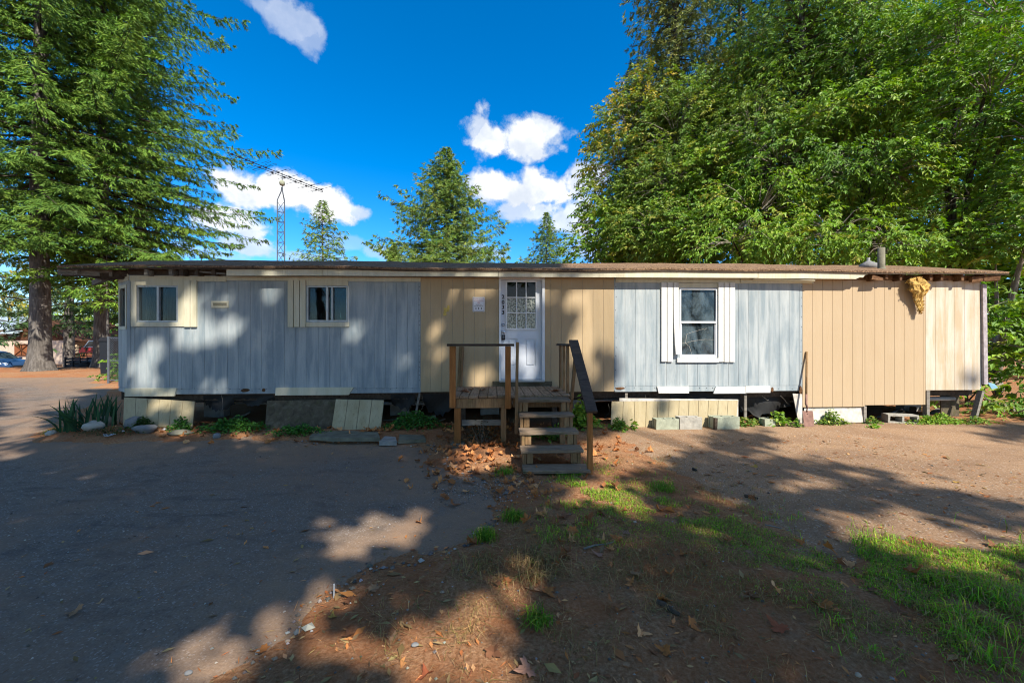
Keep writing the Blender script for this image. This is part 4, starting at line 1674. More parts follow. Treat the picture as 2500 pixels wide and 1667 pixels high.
# pebbles that stand out in the soil
PEB = [(1080, 1443, .04, "stone_tan"), (703, 1541, .04, "stone_tan"), (461, 1616, .05, "stone_grey"), (1014, 1567, .05, "stone_grey"), (2095, 1640, .04, "stone_tan"), (1550, 1270, .045, "stone_tan")]
for i, (px, py, s, mt) in enumerate(PEB):
    o = stone(px, py, s * .75, s * .33, mt, "", 20 + i)
    o.name = "pebble"
    tag(o, ["tan pebble on the dark soil below the grass tufts", "tan pebble on the sunlit soil strip near the driveway", "grey pebble on the shaded asphalt at the bottom of the picture",
            "grey pebble half sunk in soil at the bottom centre", "tan pebble in the bottom right soil", "tan pebble in the grass right of the steps"][i], "pebble", "pebbles on the ground")
# white stub standing in the soil
px, py = 815, 1462
x, y = gp(px, py)
o = MB().tube([(0, 0, -.02), (.002, 0, .09)], .006, 8).build("marker_stub", M["pvc_pipe"])
o.location = (x, y, float(top_z(x, y)))
tag(o, "thin white plastic stub sticking up at the edge of the soil", "stub")
# dark stick and twigs lying in the straw
for i, (p, q, r, lab) in enumerate([((1605, 1490), (1660, 1525), .018, "dark rotten stick lying in the dry grass at the bottom centre"),
                                    ((1868, 1288), (1934, 1297), .006, "thin pale twig lying on the brown pad beside the grass"),
                                    ((1818, 1213), (1850, 1218), .02, "short dark bark piece lying on the brown pad"),
                                    ((1690, 1147), (1702, 1150), .02, "small dark clod lying on the brown pad near the steps"),
                                    ((1425, 1352), (1500, 1335), .008, "thin twig lying across the dead leaves in the grass")]):
    a_, b_ = gp(*p), gp(*q)
    za, zb = float(top_z(*a_)), float(top_z(*b_))
    L = Vector((b_[0] - a_[0], b_[1] - a_[1], zb - za))
    o = MB().tube([(0, 0, r * .6), L * .35 + Vector((0, .01, r * .8)), L * .7 + Vector((.0, -.01, r * .7)), L + Vector((0, 0, r * .5))], [r, r * .95, r * .8, r * .5], 7).build("stick", M["bark_dark"] if i in (0, 2, 3) else M["wood_grey_plank"])
    o.location = (a_[0], a_[1], za)
    tag(o, lab, "stick", "sticks on the ground")

# ------------------------------------------------------------------ foliage builders
def unit(v):
    return v / np.maximum(np.linalg.norm(v, axis=-1, keepdims=True), 1e-9)


def leaf_arrays(C, Dr, N, L, W, fold=.25, droop=.0):
    """diamond leaves folded on the midrib: base, left, tip, right"""
    Dr = unit(Dr)
    Sd = unit(np.cross(Dr, N))
    Up = np.cross(Sd, Dr)
    L, W = L[:, None], W[:, None]
    b = C
    tip = C + Dr * L - np.array([0, 0, 1.0]) * L * droop
    mid = C + Dr * L * .45
    l = mid + Sd * W * .5 + Up * W * fold
    r = mid - Sd * W * .5 + Up * W * fold
    V = np.stack([b, l, tip, r], 1).reshape(-1, 3)
    i = np.arange(len(C))[:, None] * 4
    T = np.concatenate([i + np.array([[0, 2, 1]]), i + np.array([[0, 3, 2]])], 0)
    return V, T


def pick(rng, palette, n):
    cols = np.array([p[:3] for p in palette])
    w = np.array([p[3] for p in palette])
    return cols[rng.choice(len(cols), n, p=w / w.sum())]


def tint_leaves(rng, base, n, per=4, var=.18):
    k = 1 + (rng.random((n, 1)) - .5) * 2 * var
    h = 1 + (rng.random((n, 3)) - .5) * .16
    return np.repeat(base * k * h, per, axis=0)


GREEN = [(0.111, 0.227, 0.029, 5), (0.158, 0.29, 0.032, 4), (0.084, 0.172, 0.029, 3), (0.224, 0.326, 0.034, 2)]
LIME = [(0.193, 0.337, 0.037, 5), (0.268, 0.388, 0.048, 3), (0.134, 0.26, 0.033, 4), (0.402, 0.38, 0.075, 1)]
GOLD = [(0.381, 0.295, 0.037, 4), (0.455, 0.338, 0.051, 3), (0.229, 0.261, 0.034, 4), (0.13, 0.203, 0.034, 3)]
OLIVE = [(0.168, 0.268, 0.046, 4), (0.235, 0.317, 0.053, 3), (0.109, 0.198, 0.036, 4), (0.337, 0.337, 0.066, 1)]
GOLDISH = GOLD + [(p[0], p[1], p[2], p[3] * 1.2) for p in OLIVE]
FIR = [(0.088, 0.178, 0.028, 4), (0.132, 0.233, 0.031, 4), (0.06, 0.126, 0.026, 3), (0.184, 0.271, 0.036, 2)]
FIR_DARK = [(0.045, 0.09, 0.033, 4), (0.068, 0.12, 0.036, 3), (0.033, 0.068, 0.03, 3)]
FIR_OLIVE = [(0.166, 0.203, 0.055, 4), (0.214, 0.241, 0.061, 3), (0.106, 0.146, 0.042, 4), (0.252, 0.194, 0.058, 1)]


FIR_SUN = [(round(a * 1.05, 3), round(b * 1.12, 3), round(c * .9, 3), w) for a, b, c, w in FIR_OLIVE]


def tree_root(name, label, base, cat="tree", group=None):
    o = empty(name, base)
    return tag(o, label, cat, group)


def limb_mesh(paths, n=6):
    m = MB()
    for pts, rads in paths:
        m.tube(pts, rads, n, cap=False)
    return m


def broadleaf(name, label, base, blobs, leaves, ll, lw, palette, seed, trunk_r=.16, droop=.5, group="trees behind the house", bark="bark_dark", twigs=True, per_twig=14, fill=.45, lean=(0, 0), extra=None):
    """crown of leafy twigs in several uneven masses; blobs = (centre, radii, palette or None)"""
    rng = np.random.default_rng(seed)
    base = Vector(base)
    root = tree_root(name, label, base, "tree", group)
    vol = np.array([(b[1][0] * b[1][1] * b[1][2]) ** (2 / 3) for b in blobs])
    share = vol / vol.sum()
    Vs, Ts, Cs, off = [], [], [], 0
    sticks = []
    topz = max(b[0][2] for b in blobs)
    ax = Vector((np.mean([b[0][0] for b in blobs]), np.mean([b[0][1] for b in blobs]), topz))
    ax = Vector((base.x + (ax.x - base.x) * .6, base.y + (ax.y - base.y) * .6, topz))
    ax = base.lerp(ax, .55)
    tr = [base + Vector((0, 0, -.15)), base.lerp(ax, .2), base.lerp(ax, .5) + Vector((rng.normal() * .15, rng.normal() * .15, 0)), base.lerp(ax, .8), ax]
    paths = [(tr, [trunk_r * 1.35, trunk_r, trunk_r * .75, trunk_r * .45, trunk_r * .15])]
    for bi, b in enumerate(blobs):
        c, r = np.array(b[0], float), np.array(b[1], float)
        pal = b[2] if len(b) > 2 and b[2] is not None else palette
        nt = max(6, int(leaves * share[bi] / per_twig))
        u = unit(rng.normal(size=(nt, 3)))
        rad = fill + (1 - fill) * rng.random((nt, 1)) ** .55
        # uneven outline and gaps
        lump = .78 + .42 * vnoise(u[:, 0] * 2.2 + bi * 7, u[:, 2] * 2.2 + u[:, 1] * 1.7 + seed)[:, None]
        A = c + u * r * rad * lump
        gap = vnoise(A[:, 0] * 1.1 + 3 * bi, A[:, 2] * 1.1 + A[:, 1] * .6)
        A, u = A[gap > .33], u[gap > .33]
        nt = len(A)
        # limb to this mass
        t = .25 + .55 * rng.random()
        j = base.lerp(ax, t)
        cc = Vector(c)
        mid = j.lerp(cc, .5) + Vector((0, 0, .25 * (cc - j).length * .5))
        paths.append(([j, mid, cc], [trunk_r * .45, trunk_r * .3, trunk_r * .12]))
        td = unit(u * [1, 1, .35] + rng.normal(size=(nt, 3)) * .45 + [0, 0, -.18 * droop])
        tl = ll * (3.2 + 2.5 * rng.random(nt))
        k = np.tile(np.arange(per_twig), nt)
        ti = np.repeat(np.arange(nt), per_twig)
        s = (k + rng.random(len(k))) / per_twig
        Cn = A[ti] + td[ti] * (tl[ti] * s)[:, None] + [0, 0, -1] * (tl[ti] * s ** 2 * .3 * droop)[:, None]
        side = unit(np.cross(td[ti], [0, 0, 1.0])) * np.where(k % 2, 1, -1)[:, None]
        dr = unit(td[ti] * .7 + side * .75 + rng.normal(size=Cn.shape) * .35 + np.array([0, 0, -1.0]) * droop * (.3 + .8 * rng.random((len(k), 1))))
        nr = unit(rng.normal(size=Cn.shape) * .5 + [0.25, -.55, .75])
        L = ll * (.65 + .7 * rng.random(len(k)))
        V, T = leaf_arrays(Cn, dr, nr, L, L * lw / ll * (.8 + .4 * rng.random(len(k))), .18, .12)
        tw = pick(rng, pal, nt)
        col = tw[ti] * .72 + pick(rng, pal, len(k)) * .28
        Vs.append(V)
        Ts.append(T + off)
        off += len(V)
        Cs.append(tint_leaves(rng, col, len(k)))
        if twigs:
            for q in rng.choice(nt, max(2, nt // 9), replace=False):
                a_ = Vector(A[q])
                sticks.append(([cc.lerp(a_, .15 + .3 * rng.random()), cc.lerp(a_, .7) + Vector((0, 0, .1)), a_, a_ + Vector(td[q]) * tl[q] * .8],
                               [.022, .014, .009, .004]))
    me = np_mesh("crown", np.concatenate(Vs) - np.array(base), tris=np.concatenate(Ts), tint=np.concatenate(Cs))
    link("crown", me, M["leaf"], root)
    m = limb_mesh(paths, 8)
    m.v = [tuple(Vector(p) - base) for p in m.v]
    m.build("trunk", M[bark], root, True)
    if sticks:
        m = limb_mesh(sticks, 3)
        m.v = [tuple(Vector(p) - base) for p in m.v]
        m.build("branches", M["bark_pale"], root)
    return root


def conifer(name, label, base, H, R, seed, h0=2.0, trunk_r=.3, palette=FIR, whorl=.55, per=5, droop=.25, spray=.22, dens=1.0, group=None, flare=0.0,
            side_boost=None, ragged=.3, crown_pow=.8, hmax=None, nl=9, bark="bark_fir", curtain=.5, gaps=0.0, clear_side=None, wide=.24):
    """whorls of drooping boughs; each bough carries flat side branchlets set with needle sprays"""
    rng = np.random.default_rng(seed)
    base = Vector(base)
    root = tree_root(name, label, base, "tree", group)
    hs, z = [], h0
    while z < (hmax or H) - .3:
        hs.append(z)
        z += whorl * (.7 + .6 * rng.random()) * (.45 + .55 * (1 - z / H))
    P, Dd, Ln, Cl = [], [], [], []
    wood_paths = []
    for z in hs:
        f = (z - h0) / (H - h0)
        prof = R * (1 - f) ** crown_pow * (.55 + .45 * min(1, f / .12 + .3))
        a0 = rng.random() * 6.28
        for k in range(per):
            az = a0 + k * 6.283 / per + rng.normal() * .25
            L = prof * (1 - ragged * rng.random())
            if rng.random() < .10:
                L *= 1.28
            if side_boost:
                L *= 1 + side_boost[1] * max(0, math.cos(az - side_boost[0])) ** 2
            if clear_side and math.cos(az - clear_side[0]) > .2 and z < clear_side[1]:
                continue
            if L < .12 or rng.random() < gaps:
                continue
            d = np.array([math.cos(az), math.sin(az), 0])
            up0 = .28 * f - .10 + rng.normal() * .08
            n = max(4, int(L / (.17 / dens)))
            s = (np.arange(n) + rng.random(n)) / n
            s = .12 + .88 * s
            dr = droop * (1 - .5 * f)
            pos = np.array([0, 0, z]) + d * (L * s)[:, None] + np.array([0, 0, 1]) * (L * (up0 * s - dr * s ** 1.5 + .16 * s ** 3.2))[:, None]
            if L > 1.0:
                ss = np.linspace(0, .92, 5)
                pts = [tuple(np.array([0, 0, z]) + d * L * q + np.array([0, 0, 1]) * L * (up0 * q - dr * q ** 1.5 + .16 * q ** 3.2)) for q in ss]
                wood_paths.append((pts, [.028 + .006 * L, .022 + .004 * L, .018, .012, .005]))
            side = np.array([-d[1], d[0], 0])
            sg = np.where(rng.random(n) < .5, 1, -1)
            bl = (.16 + wide * L * (1 - s) ** .8 * (.35 + .65 * np.minimum(1, s / .3))) * (.6 + .8 * rng.random(n))
            bl = np.minimum(bl, 1.1)
            bd = unit(d * .55 + side * (sg * .85)[:, None] + rng.normal(size=(n, 3)) * [.18, .18, .12] + [0, 0, -.12 - curtain * .25])
            # needle sprays along each branchlet
            m_ = nl
            ti = np.repeat(np.arange(n), m_)
            q = (np.tile(np.arange(m_), n) + rng.random(n * m_)) / m_
            pp = pos[ti] + bd[ti] * (bl[ti] * q)[:, None] + np.array([0, 0, -1]) * (curtain * bl[ti] * q ** 1.6 * .35)[:, None]
            sd2 = unit(np.cross(bd[ti], rng.normal(size=(len(ti), 3))))
            dd = unit(bd[ti] * .85 + sd2 * .5 + rng.normal(size=pp.shape) * .2 + np.array([0, 0, -1]) * (curtain * .55 * rng.random((len(ti), 1))))
            P.append(pp)
            Dd.append(dd)
            Ln.append(spray * (.55 + .9 * rng.random(len(ti))) * (.55 + .45 * min(1, L / 1.5)))
            cb = pick(rng, palette, n) * .6 + pick(rng, palette, 1) * .4
            tipb = (1 + .25 * q)[:, None]
            Cl.append((cb[ti] * .7 + pick(rng, palette, len(ti)) * .3) * tipb)
    P, Dd, Ln, Cl = (np.concatenate(x) for x in (P, Dd, Ln, Cl))
    nr = unit(rng.normal(size=P.shape) * .6 + [0.2, -.5, .7])
    V, T = leaf_arrays(P, Dd, nr, Ln, Ln * .17 + .008, .12, .08)
    link("crown", np_mesh("crown", V, tris=T, tint=tint_leaves(rng, Cl, len(P))), M["needle"], root)
    # trunk with root flare
    zs_ = [-.4, 0, .25, .6, 1.2, 2.2, 4, 7, 11, 16, 22, 30, 40]
    zs_ = [q for q in zs_ if q < H * .96] + [H]
    vs, fs, nn = [], [], 18
    ph = rng.random(5) * 6
    for q in zs_:
        rr = trunk_r * (1 - q / H) ** .8 * (1 + flare * math.exp(-max(0, q) / .45))
        for k in range(nn):
            t = 2 * math.pi * k / nn
            w = 1 + flare * .22 * math.exp(-max(0, q) / .7) * math.sin(5 * t + ph[0]) + .03 * math.sin(3 * t + q + ph[1])
            vs.append((rr * w * math.cos(t) + .05 * math.sin(q * .4 + ph[2]), rr * w * math.sin(t), q))
    for i in range(len(zs_) - 1):
        for k in range(nn):
            fs.append((i * nn + k, i * nn + (k + 1) % nn, (i + 1) * nn + (k + 1) % nn, (i + 1) * nn + k))
    MB().add(vs, fs).build("trunk", M[bark], root, True)
    if wood_paths:
        limb_mesh(wood_paths, 4).build("boughs", M["bark_dark"], root)
    return root


# ------------------------------------------------------------------ big firs across the road on the left
def base_at(px, py, Y):
    p = at(px, py, Y)
    return (p.x, p.y, float(g_base(p.x, p.y)))


conifer("fir_tree", "massive fir with thick flared trunk beside the blue car", base_at(97, 905, 18), 31, 5.6, 11, h0=5.8, trunk_r=.36, whorl=.60, wide=.2, per=7, droop=.34, spray=.18, dens=1.15,
        group="firs across the road", flare=.6, side_boost=(math.radians(-50), .15), hmax=24, nl=25, crown_pow=.55, curtain=.8, ragged=.55)
conifer("fir_tree", "slimmer fir standing right of the massive fir with long boughs toward the antenna", base_at(250, 901, 20.5), 33, 6.6, 12, h0=4.6, trunk_r=.30, whorl=.58, wide=.15, per=7, droop=.26, spray=.18, dens=1.15,
        group="firs across the road", flare=.5, side_boost=(math.radians(-5), .55), hmax=25, nl=25, crown_pow=.5, curtain=.6, ragged=.6, gaps=.08)
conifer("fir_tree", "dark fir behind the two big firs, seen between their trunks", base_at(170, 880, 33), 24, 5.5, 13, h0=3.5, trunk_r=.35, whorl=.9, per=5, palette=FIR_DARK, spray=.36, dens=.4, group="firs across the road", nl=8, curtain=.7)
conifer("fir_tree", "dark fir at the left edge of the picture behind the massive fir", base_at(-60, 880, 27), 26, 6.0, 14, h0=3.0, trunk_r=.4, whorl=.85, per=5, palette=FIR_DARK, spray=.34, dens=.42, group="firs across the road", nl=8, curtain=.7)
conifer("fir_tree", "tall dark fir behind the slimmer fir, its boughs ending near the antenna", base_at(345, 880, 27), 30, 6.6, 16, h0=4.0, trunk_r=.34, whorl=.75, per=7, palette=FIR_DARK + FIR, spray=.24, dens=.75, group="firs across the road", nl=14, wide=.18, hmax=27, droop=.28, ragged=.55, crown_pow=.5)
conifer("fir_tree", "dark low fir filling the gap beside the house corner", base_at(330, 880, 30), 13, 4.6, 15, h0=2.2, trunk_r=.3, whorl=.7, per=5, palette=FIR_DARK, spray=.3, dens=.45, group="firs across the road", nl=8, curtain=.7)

for i, (px, Y, h, lab) in enumerate([(-40, 75, 15, "distant fir behind the garage at the left edge"), (45, 80, 12, "distant fir above the garage roof"), (125, 78, 14, "distant fir seen just right of the massive trunk"),
                                    (215, 82, 11, "distant fir above the green house"), (290, 76, 13, "distant fir above the grey roofed house")]):
    conifer("fir_tree", lab, base_at(px, 860, Y), h, 8.5, 150 + i, h0=.8, trunk_r=.3, whorl=.8, per=6, palette=FIR_OLIVE, spray=.6, dens=.3, group="distant firs across the road", nl=8, wide=.3)

# ------------------------------------------------------------------ firs on the skyline behind the roof
def skyline(px, top, Y, R, seed, label, **kw):
    p = at(px, top, Y)
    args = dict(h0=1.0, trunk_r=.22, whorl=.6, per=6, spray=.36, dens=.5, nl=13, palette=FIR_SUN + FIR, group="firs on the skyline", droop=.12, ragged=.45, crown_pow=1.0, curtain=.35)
    args.update(kw)
    conifer("fir_tree", label, (p.x, Y, -.3), p.z + .3, R, seed, **args)


skyline(1090, 352, 42, 16.0, 21, "tall full fir rising behind the roof above the door", whorl=.55, dens=.6, nl=14, per=7, wide=.2)
skyline(787, 478, 46, 10.5, 22, "thin sparse fir rising beside the antenna mast", gaps=.2, nl=10, per=5)
skyline(1335, 513, 60, 12.0, 23, "narrow fir on the skyline next to the broadleaf trees")
skyline(962, 588, 72, 9, 24, "small distant fir tip left of the tall full fir", spray=.5, dens=.3)
skyline(1228, 622, 80, 6.0, 25, "tiny distant fir tip on the skyline right of the tall full fir", spray=.5, dens=.3)

# ------------------------------------------------------------------ the wood behind the house on the right
def B(px, py, Y, rx, ry, rz, pal=None):
    p = at(px, py, Y)
    return ((p.x, p.y, p.z), (rx, ry, rz), pal)


def bx(px, Y):
    p = at(px, 833, Y)
    return (p.x, Y, -.2)


conifer("fir_tree", "tall loose fir above the golden tree, its top out of the picture", bx(1650, 22), 30, 4.8, 31, h0=7, trunk_r=.30, whorl=.6, per=7, palette=FIR_OLIVE, spray=.22, dens=1.0, group="trees behind the house", nl=16, gaps=.05, hmax=25, wide=.22, droop=.1, ragged=.5, curtain=.5, crown_pow=.6)
conifer("fir_tree", "tall thin fir right of the loose fir at the top edge", bx(1805, 23), 31, 4.2, 32, h0=9, trunk_r=.28, whorl=.7, per=6, palette=FIR, spray=.22, dens=.8, group="trees behind the house", nl=16, gaps=.0, hmax=25, droop=.3, curtain=.8, crown_pow=.6)
conifer("fir_tree", "slender fir spire at the open-sky edge of the wood", bx(1550, 25), 20.0, 4.2, 33, h0=3, trunk_r=.22, whorl=.6, per=6, palette=FIR_OLIVE, spray=.3, dens=.5, group="trees behind the house", nl=9, droop=.1)
conifer("hemlock_tree", "soft green hemlock in the middle of the wood behind the house", bx(1960, 16.5), 24, 4.6, 34, h0=3, trunk_r=.25, whorl=.55, per=6, palette=FIR, spray=.22, dens=.62, group="trees behind the house", nl=10, wide=.3, droop=.22, curtain=.55)
conifer("hemlock_tree", "fine-needled hemlock behind the vent pipe", bx(2130, 17.5), 25, 4.8, 35, h0=3, trunk_r=.25, whorl=.6, per=6, palette=FIR, spray=.24, dens=.55, group="trees behind the house", nl=10, wide=.3, droop=.25, curtain=.6)

broadleaf("maple_tree", "golden tinged maple at the edge of the wood against the sky", bx(1530, 21), [
    B(1530, 310, 21, 1.6, 1.6, 1.5, GOLDISH), B(1585, 235, 21.5, 1.6, 1.5, 1.4, GOLDISH), B(1505, 405, 20.5, 1.5, 1.6, 1.5, GOLDISH), B(1575, 420, 20, 1.9, 1.7, 1.7, OLIVE),
    B(1480, 480, 20, 1.2, 1.4, 1.2, OLIVE), B(1500, 560, 20, 1.9, 1.7, 1.5, LIME), B(1620, 330, 21, 1.7, 1.7, 1.7, OLIVE), B(1450, 605, 19.5, 1.2, 1.4, 1.0, GREEN), B(1570, 600, 19, 2.0, 1.7, 1.4, LIME)],
    46000, .17, .09, GOLD, 41, trunk_r=.22)
broadleaf("alder_tree", "olive green broadleaf tree right of the golden maple", bx(1680, 18), [
    B(1650, 330, 19, 2.0, 1.8, 2.0, OLIVE), B(1700, 265, 19.5, 1.7, 1.7, 1.5, OLIVE), B(1640, 450, 18, 2.0, 1.6, 1.8, OLIVE), B(1740, 430, 17.5, 1.9, 1.6, 1.8, LIME), B(1690, 560, 16.5, 2.2, 1.6, 1.4, GREEN),
    B(1590, 560, 17, 1.7, 1.5, 1.2, OLIVE), B(1790, 300, 19, 1.8, 1.8, 1.9, OLIVE), B(1790, 210, 20, 1.6, 1.6, 1.4, GOLDISH)],
    56000, .145, .07, OLIVE, 42, trunk_r=.2)
broadleaf("cherry_tree", "lime green cherry tree in the middle of the wood", bx(1860, 15.5), [
    B(1850, 520, 14.5, 2.0, 1.5, 1.5, LIME), B(1790, 590, 13.8, 1.5, 1.2, .9, LIME), B(1900, 400, 15.5, 1.7, 1.5, 1.6, GREEN), B(1840, 330, 16.5, 1.7, 1.5, 1.6, OLIVE), B(1930, 590, 13.6, 1.6, 1.2, .9, LIME),
    B(1900, 210, 17.5, 2.0, 1.7, 1.9, LIME), B(1960, 90, 18, 2.2, 1.8, 2.0, LIME), B(1890, 110, 19, 1.8, 1.7, 1.7, OLIVE)],
    54000, .135, .055, LIME, 43, trunk_r=.17, droop=.9)
broadleaf("cherry_tree", "cherry tree with hanging yellow tipped leaves above the roof vents", bx(2120, 14), [
    B(2080, 270, 14.5, 1.7, 1.4, .8, LIME), B(2190, 250, 14, 1.5, 1.3, .8, LIME), B(2010, 300, 15, 1.2, 1.2, .7, LIME), B(2060, 430, 14, 1.6, 1.4, 1.2, GREEN), B(2180, 420, 13, 1.6, 1.3, 1.1, LIME),
    B(2040, 560, 13, 1.5, 1.2, .9, LIME), B(2170, 590, 12.4, 1.5, 1.0, .7, LIME), B(2100, 130, 15.5, 1.8, 1.5, 1.5, GREEN), B(2110, 20, 16, 2.0, 1.6, 1.5, LIME), B(2230, 140, 14.5, 1.7, 1.4, 1.5, GREEN)],
    52000, .14, .054, LIME, 44, trunk_r=.15, droop=1.0)
broadleaf("cherry_tree", "dark green broadleaf tree at the right edge with a forked dark trunk", bx(2300, 12.5), [
    B(2330, 330, 12.5, 1.5, 1.3, 1.3, GREEN), B(2420, 240, 12, 1.5, 1.3, 1.4, GREEN), B(2290, 210, 13.5, 1.5, 1.3, 1.3, LIME), B(2470, 430, 11.5, 1.3, 1.2, 1.2, GREEN), B(2370, 480, 12, 1.3, 1.1, 1.0, GREEN),
    B(2310, 590, 11.8, 1.3, 1.0, .7, LIME), B(2440, 560, 11.2, 1.2, 1.0, .8, GREEN), B(2340, 90, 13.5, 1.8, 1.5, 1.5, GREEN), B(2450, 40, 12.5, 1.7, 1.5, 1.5, GREEN), B(2540, 150, 11.5, 1.5, 1.3, 1.8, GREEN), B(2560, 350, 11, 1.2, 1.2, 1.6, GREEN)],
    52000, .12, .06, GREEN, 45, trunk_r=.16, droop=.5)
broadleaf("alder_tree", "pale barked alder standing just beyond the right end of the roof", bx(2432, 11.2), [
    B(2430, 640, 11.5, .9, .8, .6, GREEN), B(2500, 600, 11, 1.0, .9, .9, LIME), B(2540, 500, 10.5, .9, .9, 1.0, GREEN)],
    5000, .13, .07, GREEN, 46, trunk_r=.15, bark="bark_pale")
# deeper dark row that closes the wood
for i, (px, Y, rr) in enumerate([(1600, 30, 3.6), (1750, 27, 4.6), (1950, 25, 4.6), (2150, 24, 4.4), (2330, 21, 4.0), (2520, 19, 3.8)]):
    p = at(px, 833, Y)
    bl_ = [((p.x, Y, 3.0), (rr, 2.0, 2.8), None), ((p.x + 1, Y + .5, 7.5), (rr, 2.0, 3.0), None), ((p.x - .8, Y + .3, 12), (rr * .9, 2.0, 3.0), None)]
    if i > 1:
        bl_.append(((p.x, Y + .5, 17), (rr * .8, 2.0, 3.0), None))
    broadleaf("alder_tree", ["shaded alder deep in the wood behind the golden maple", "shaded alder deep in the wood behind the olive tree", "shaded alder deep in the wood behind the lime cherry",
                            "shaded alder deep in the wood behind the vent pipe", "shaded alder deep in the wood behind the forked trunk", "shaded alder deep in the wood at the far right edge"][i],
              (p.x, Y, -.3), bl_, 13000, .36, .24, GREEN, 60 + i, trunk_r=.18, twigs=False, group="trees behind the house")
# shrubs beside the right end
broadleaf("shrub", "bright leafy shrub filling the corner beyond the right end wall", (10.9, 9.6, -.1), [
    ((10.5, 9.0, .9), (.9, .8, .9), LIME), ((11.2, 9.2, 1.7), (1.1, .8, .9), LIME), ((11.9, 8.8, .9), (1.0, .8, 1.0), GREEN), ((10.9, 9.6, 2.4), (.8, .7, .7), GREEN), ((12.3, 9.0, 2.0), (1.0, .8, 1.0), LIME)],
    6500, .15, .07, LIME, 47, trunk_r=.04, droop=.4, group="shrubs at the house end")["category"] = "shrub"
broadleaf("shrub", "low dark shrub on the soil at the right edge of the pad", (10.8, 8.2, 0), [
    ((10.4, 8.25, .25), (.55, .4, .3), OLIVE), ((11.1, 8.1, .3), (.6, .4, .35), GREEN)],
    1300, .09, .05, OLIVE, 48, trunk_r=.02, droop=.6, group="shrubs at the house end")["category"] = "shrub"
broadleaf("shrub", "yellow green bushes across the road between the two fir trunks", base_at(170, 870, 46), [
    (tuple(at(150, 800, 46)), (3.0, 2, 2.2), LIME), (tuple(at(190, 815, 44)), (2.5, 2, 2.2), LIME), (tuple(at(230, 800, 46)), (2.5, 2, 2.4), LIME), (tuple(at(10, 690, 40)), (2.2, 2, 2.4), GOLD)],
    4200, .34, .2, LIME, 49, trunk_r=.1, group="bushes across the road")["category"] = "bush"

# ------------------------------------------------------------------ the maples behind the camera that throw the dappled shade
LIT_WALL = [(475, 818, 55, 40), (440, 805, 25, 22), (567, 815, 22, 34), (345, 908, 33, 42), (372, 850, 18, 34), (338, 760, 10, 40), (463, 760, 14, 40), (545, 752, 16, 9), (655, 712, 9, 14),
            (400, 978, 52, 9), (335, 700, 9, 14), (500, 720, 9, 12), (570, 725, 7, 14), (520, 940, 30, 14), (455, 1000, 14, 30),
            (1108, 722, 19, 22), (1175, 702, 30, 11), (1168, 930, 20, 24), (1070, 870, 20, 30), (1045, 800, 12, 22), (975, 895, 16, 14), (1040, 690, 8, 8), (690, 660, 8, 7),
            (1288, 885, 15, 36), (1240, 860, 10, 30), (1310, 720, 12, 14), (1270, 665, 30, 8), (1350, 668, 40, 9),
            (1442, 790, 30, 120), (1400, 720, 22, 24), (1352, 720, 16, 10), (1395, 850, 12, 40), (860, 800, 6, 20), (1065, 655, 20, 6), (820, 662, 14, 6)]
DARK_WALL = [(1478, 892, 26, 50), (1600, 1005, 12, 30), (2362, 935, 9, 14), (1372, 800, 12, 60)]
LIT_GROUND = [(890, 1315, 85, 44), (955, 1260, 50, 18), (660, 1570, 95, 56), (760, 1500, 70, 36), (560, 1650, 90, 40), (850, 1460, 40, 20), (1180, 1495, 62, 70), (1130, 1575, 80, 60), (960, 1600, 110, 36), (1060, 1650, 110, 40), (340, 1645, 60, 24), (1150, 1134, 40, 16), (1235, 1120, 20, 14),
              (1560, 1095, 62, 34), (1480, 1120, 40, 30), (1640, 1075, 60, 20), (1450, 1225, 70, 26), (1560, 1270, 30, 12), (1540, 1215, 24, 22), (1700, 1330, 30, 14), (2070, 1275, 60, 24), (2200, 1310, 110, 22), (2350, 1335, 120, 16), (1990, 1180, 60, 12),
              (30, 1025, 70, 6), (60, 1060, 70, 6), (10, 1105, 50, 9), (110, 965, 80, 5), (80, 990, 60, 4), (2300, 1390, 60, 14), (2440, 1420, 50, 20), (2010, 1490, 22, 12), (1960, 1390, 50, 14), (1330, 1455, 24, 10),
              (470, 1640, 60, 20), (830, 1640, 60, 30), (620, 1075, 40, 5), (430, 1070, 40, 4), (1500, 1330, 30, 10), (1720, 1225, 40, 10), (2200, 1245, 60, 9), (2400, 1500, 30, 18)]
DARK_GROUND = [(1780, 1083, 100, 14), (1930, 1150, 130, 16), (1700, 1062, 60, 9), (2080, 1175, 110, 14), (2230, 1215, 130, 16), (2400, 1250, 120, 16), (1850, 1140, 80, 14), (2460, 1062, 70, 12), (2040, 1215, 90, 16), (2480, 1290, 60, 12)]


def ell(lst, x, y, gx=0.0, gy=0.0, k=1.0):
    r = np.zeros(x.shape, bool)
    for a, b, c, d in lst:
        r |= ((x - a) / (c * k + gx)) ** 2 + ((y - b) / (d * k + gy)) ** 2 < 1
    return r


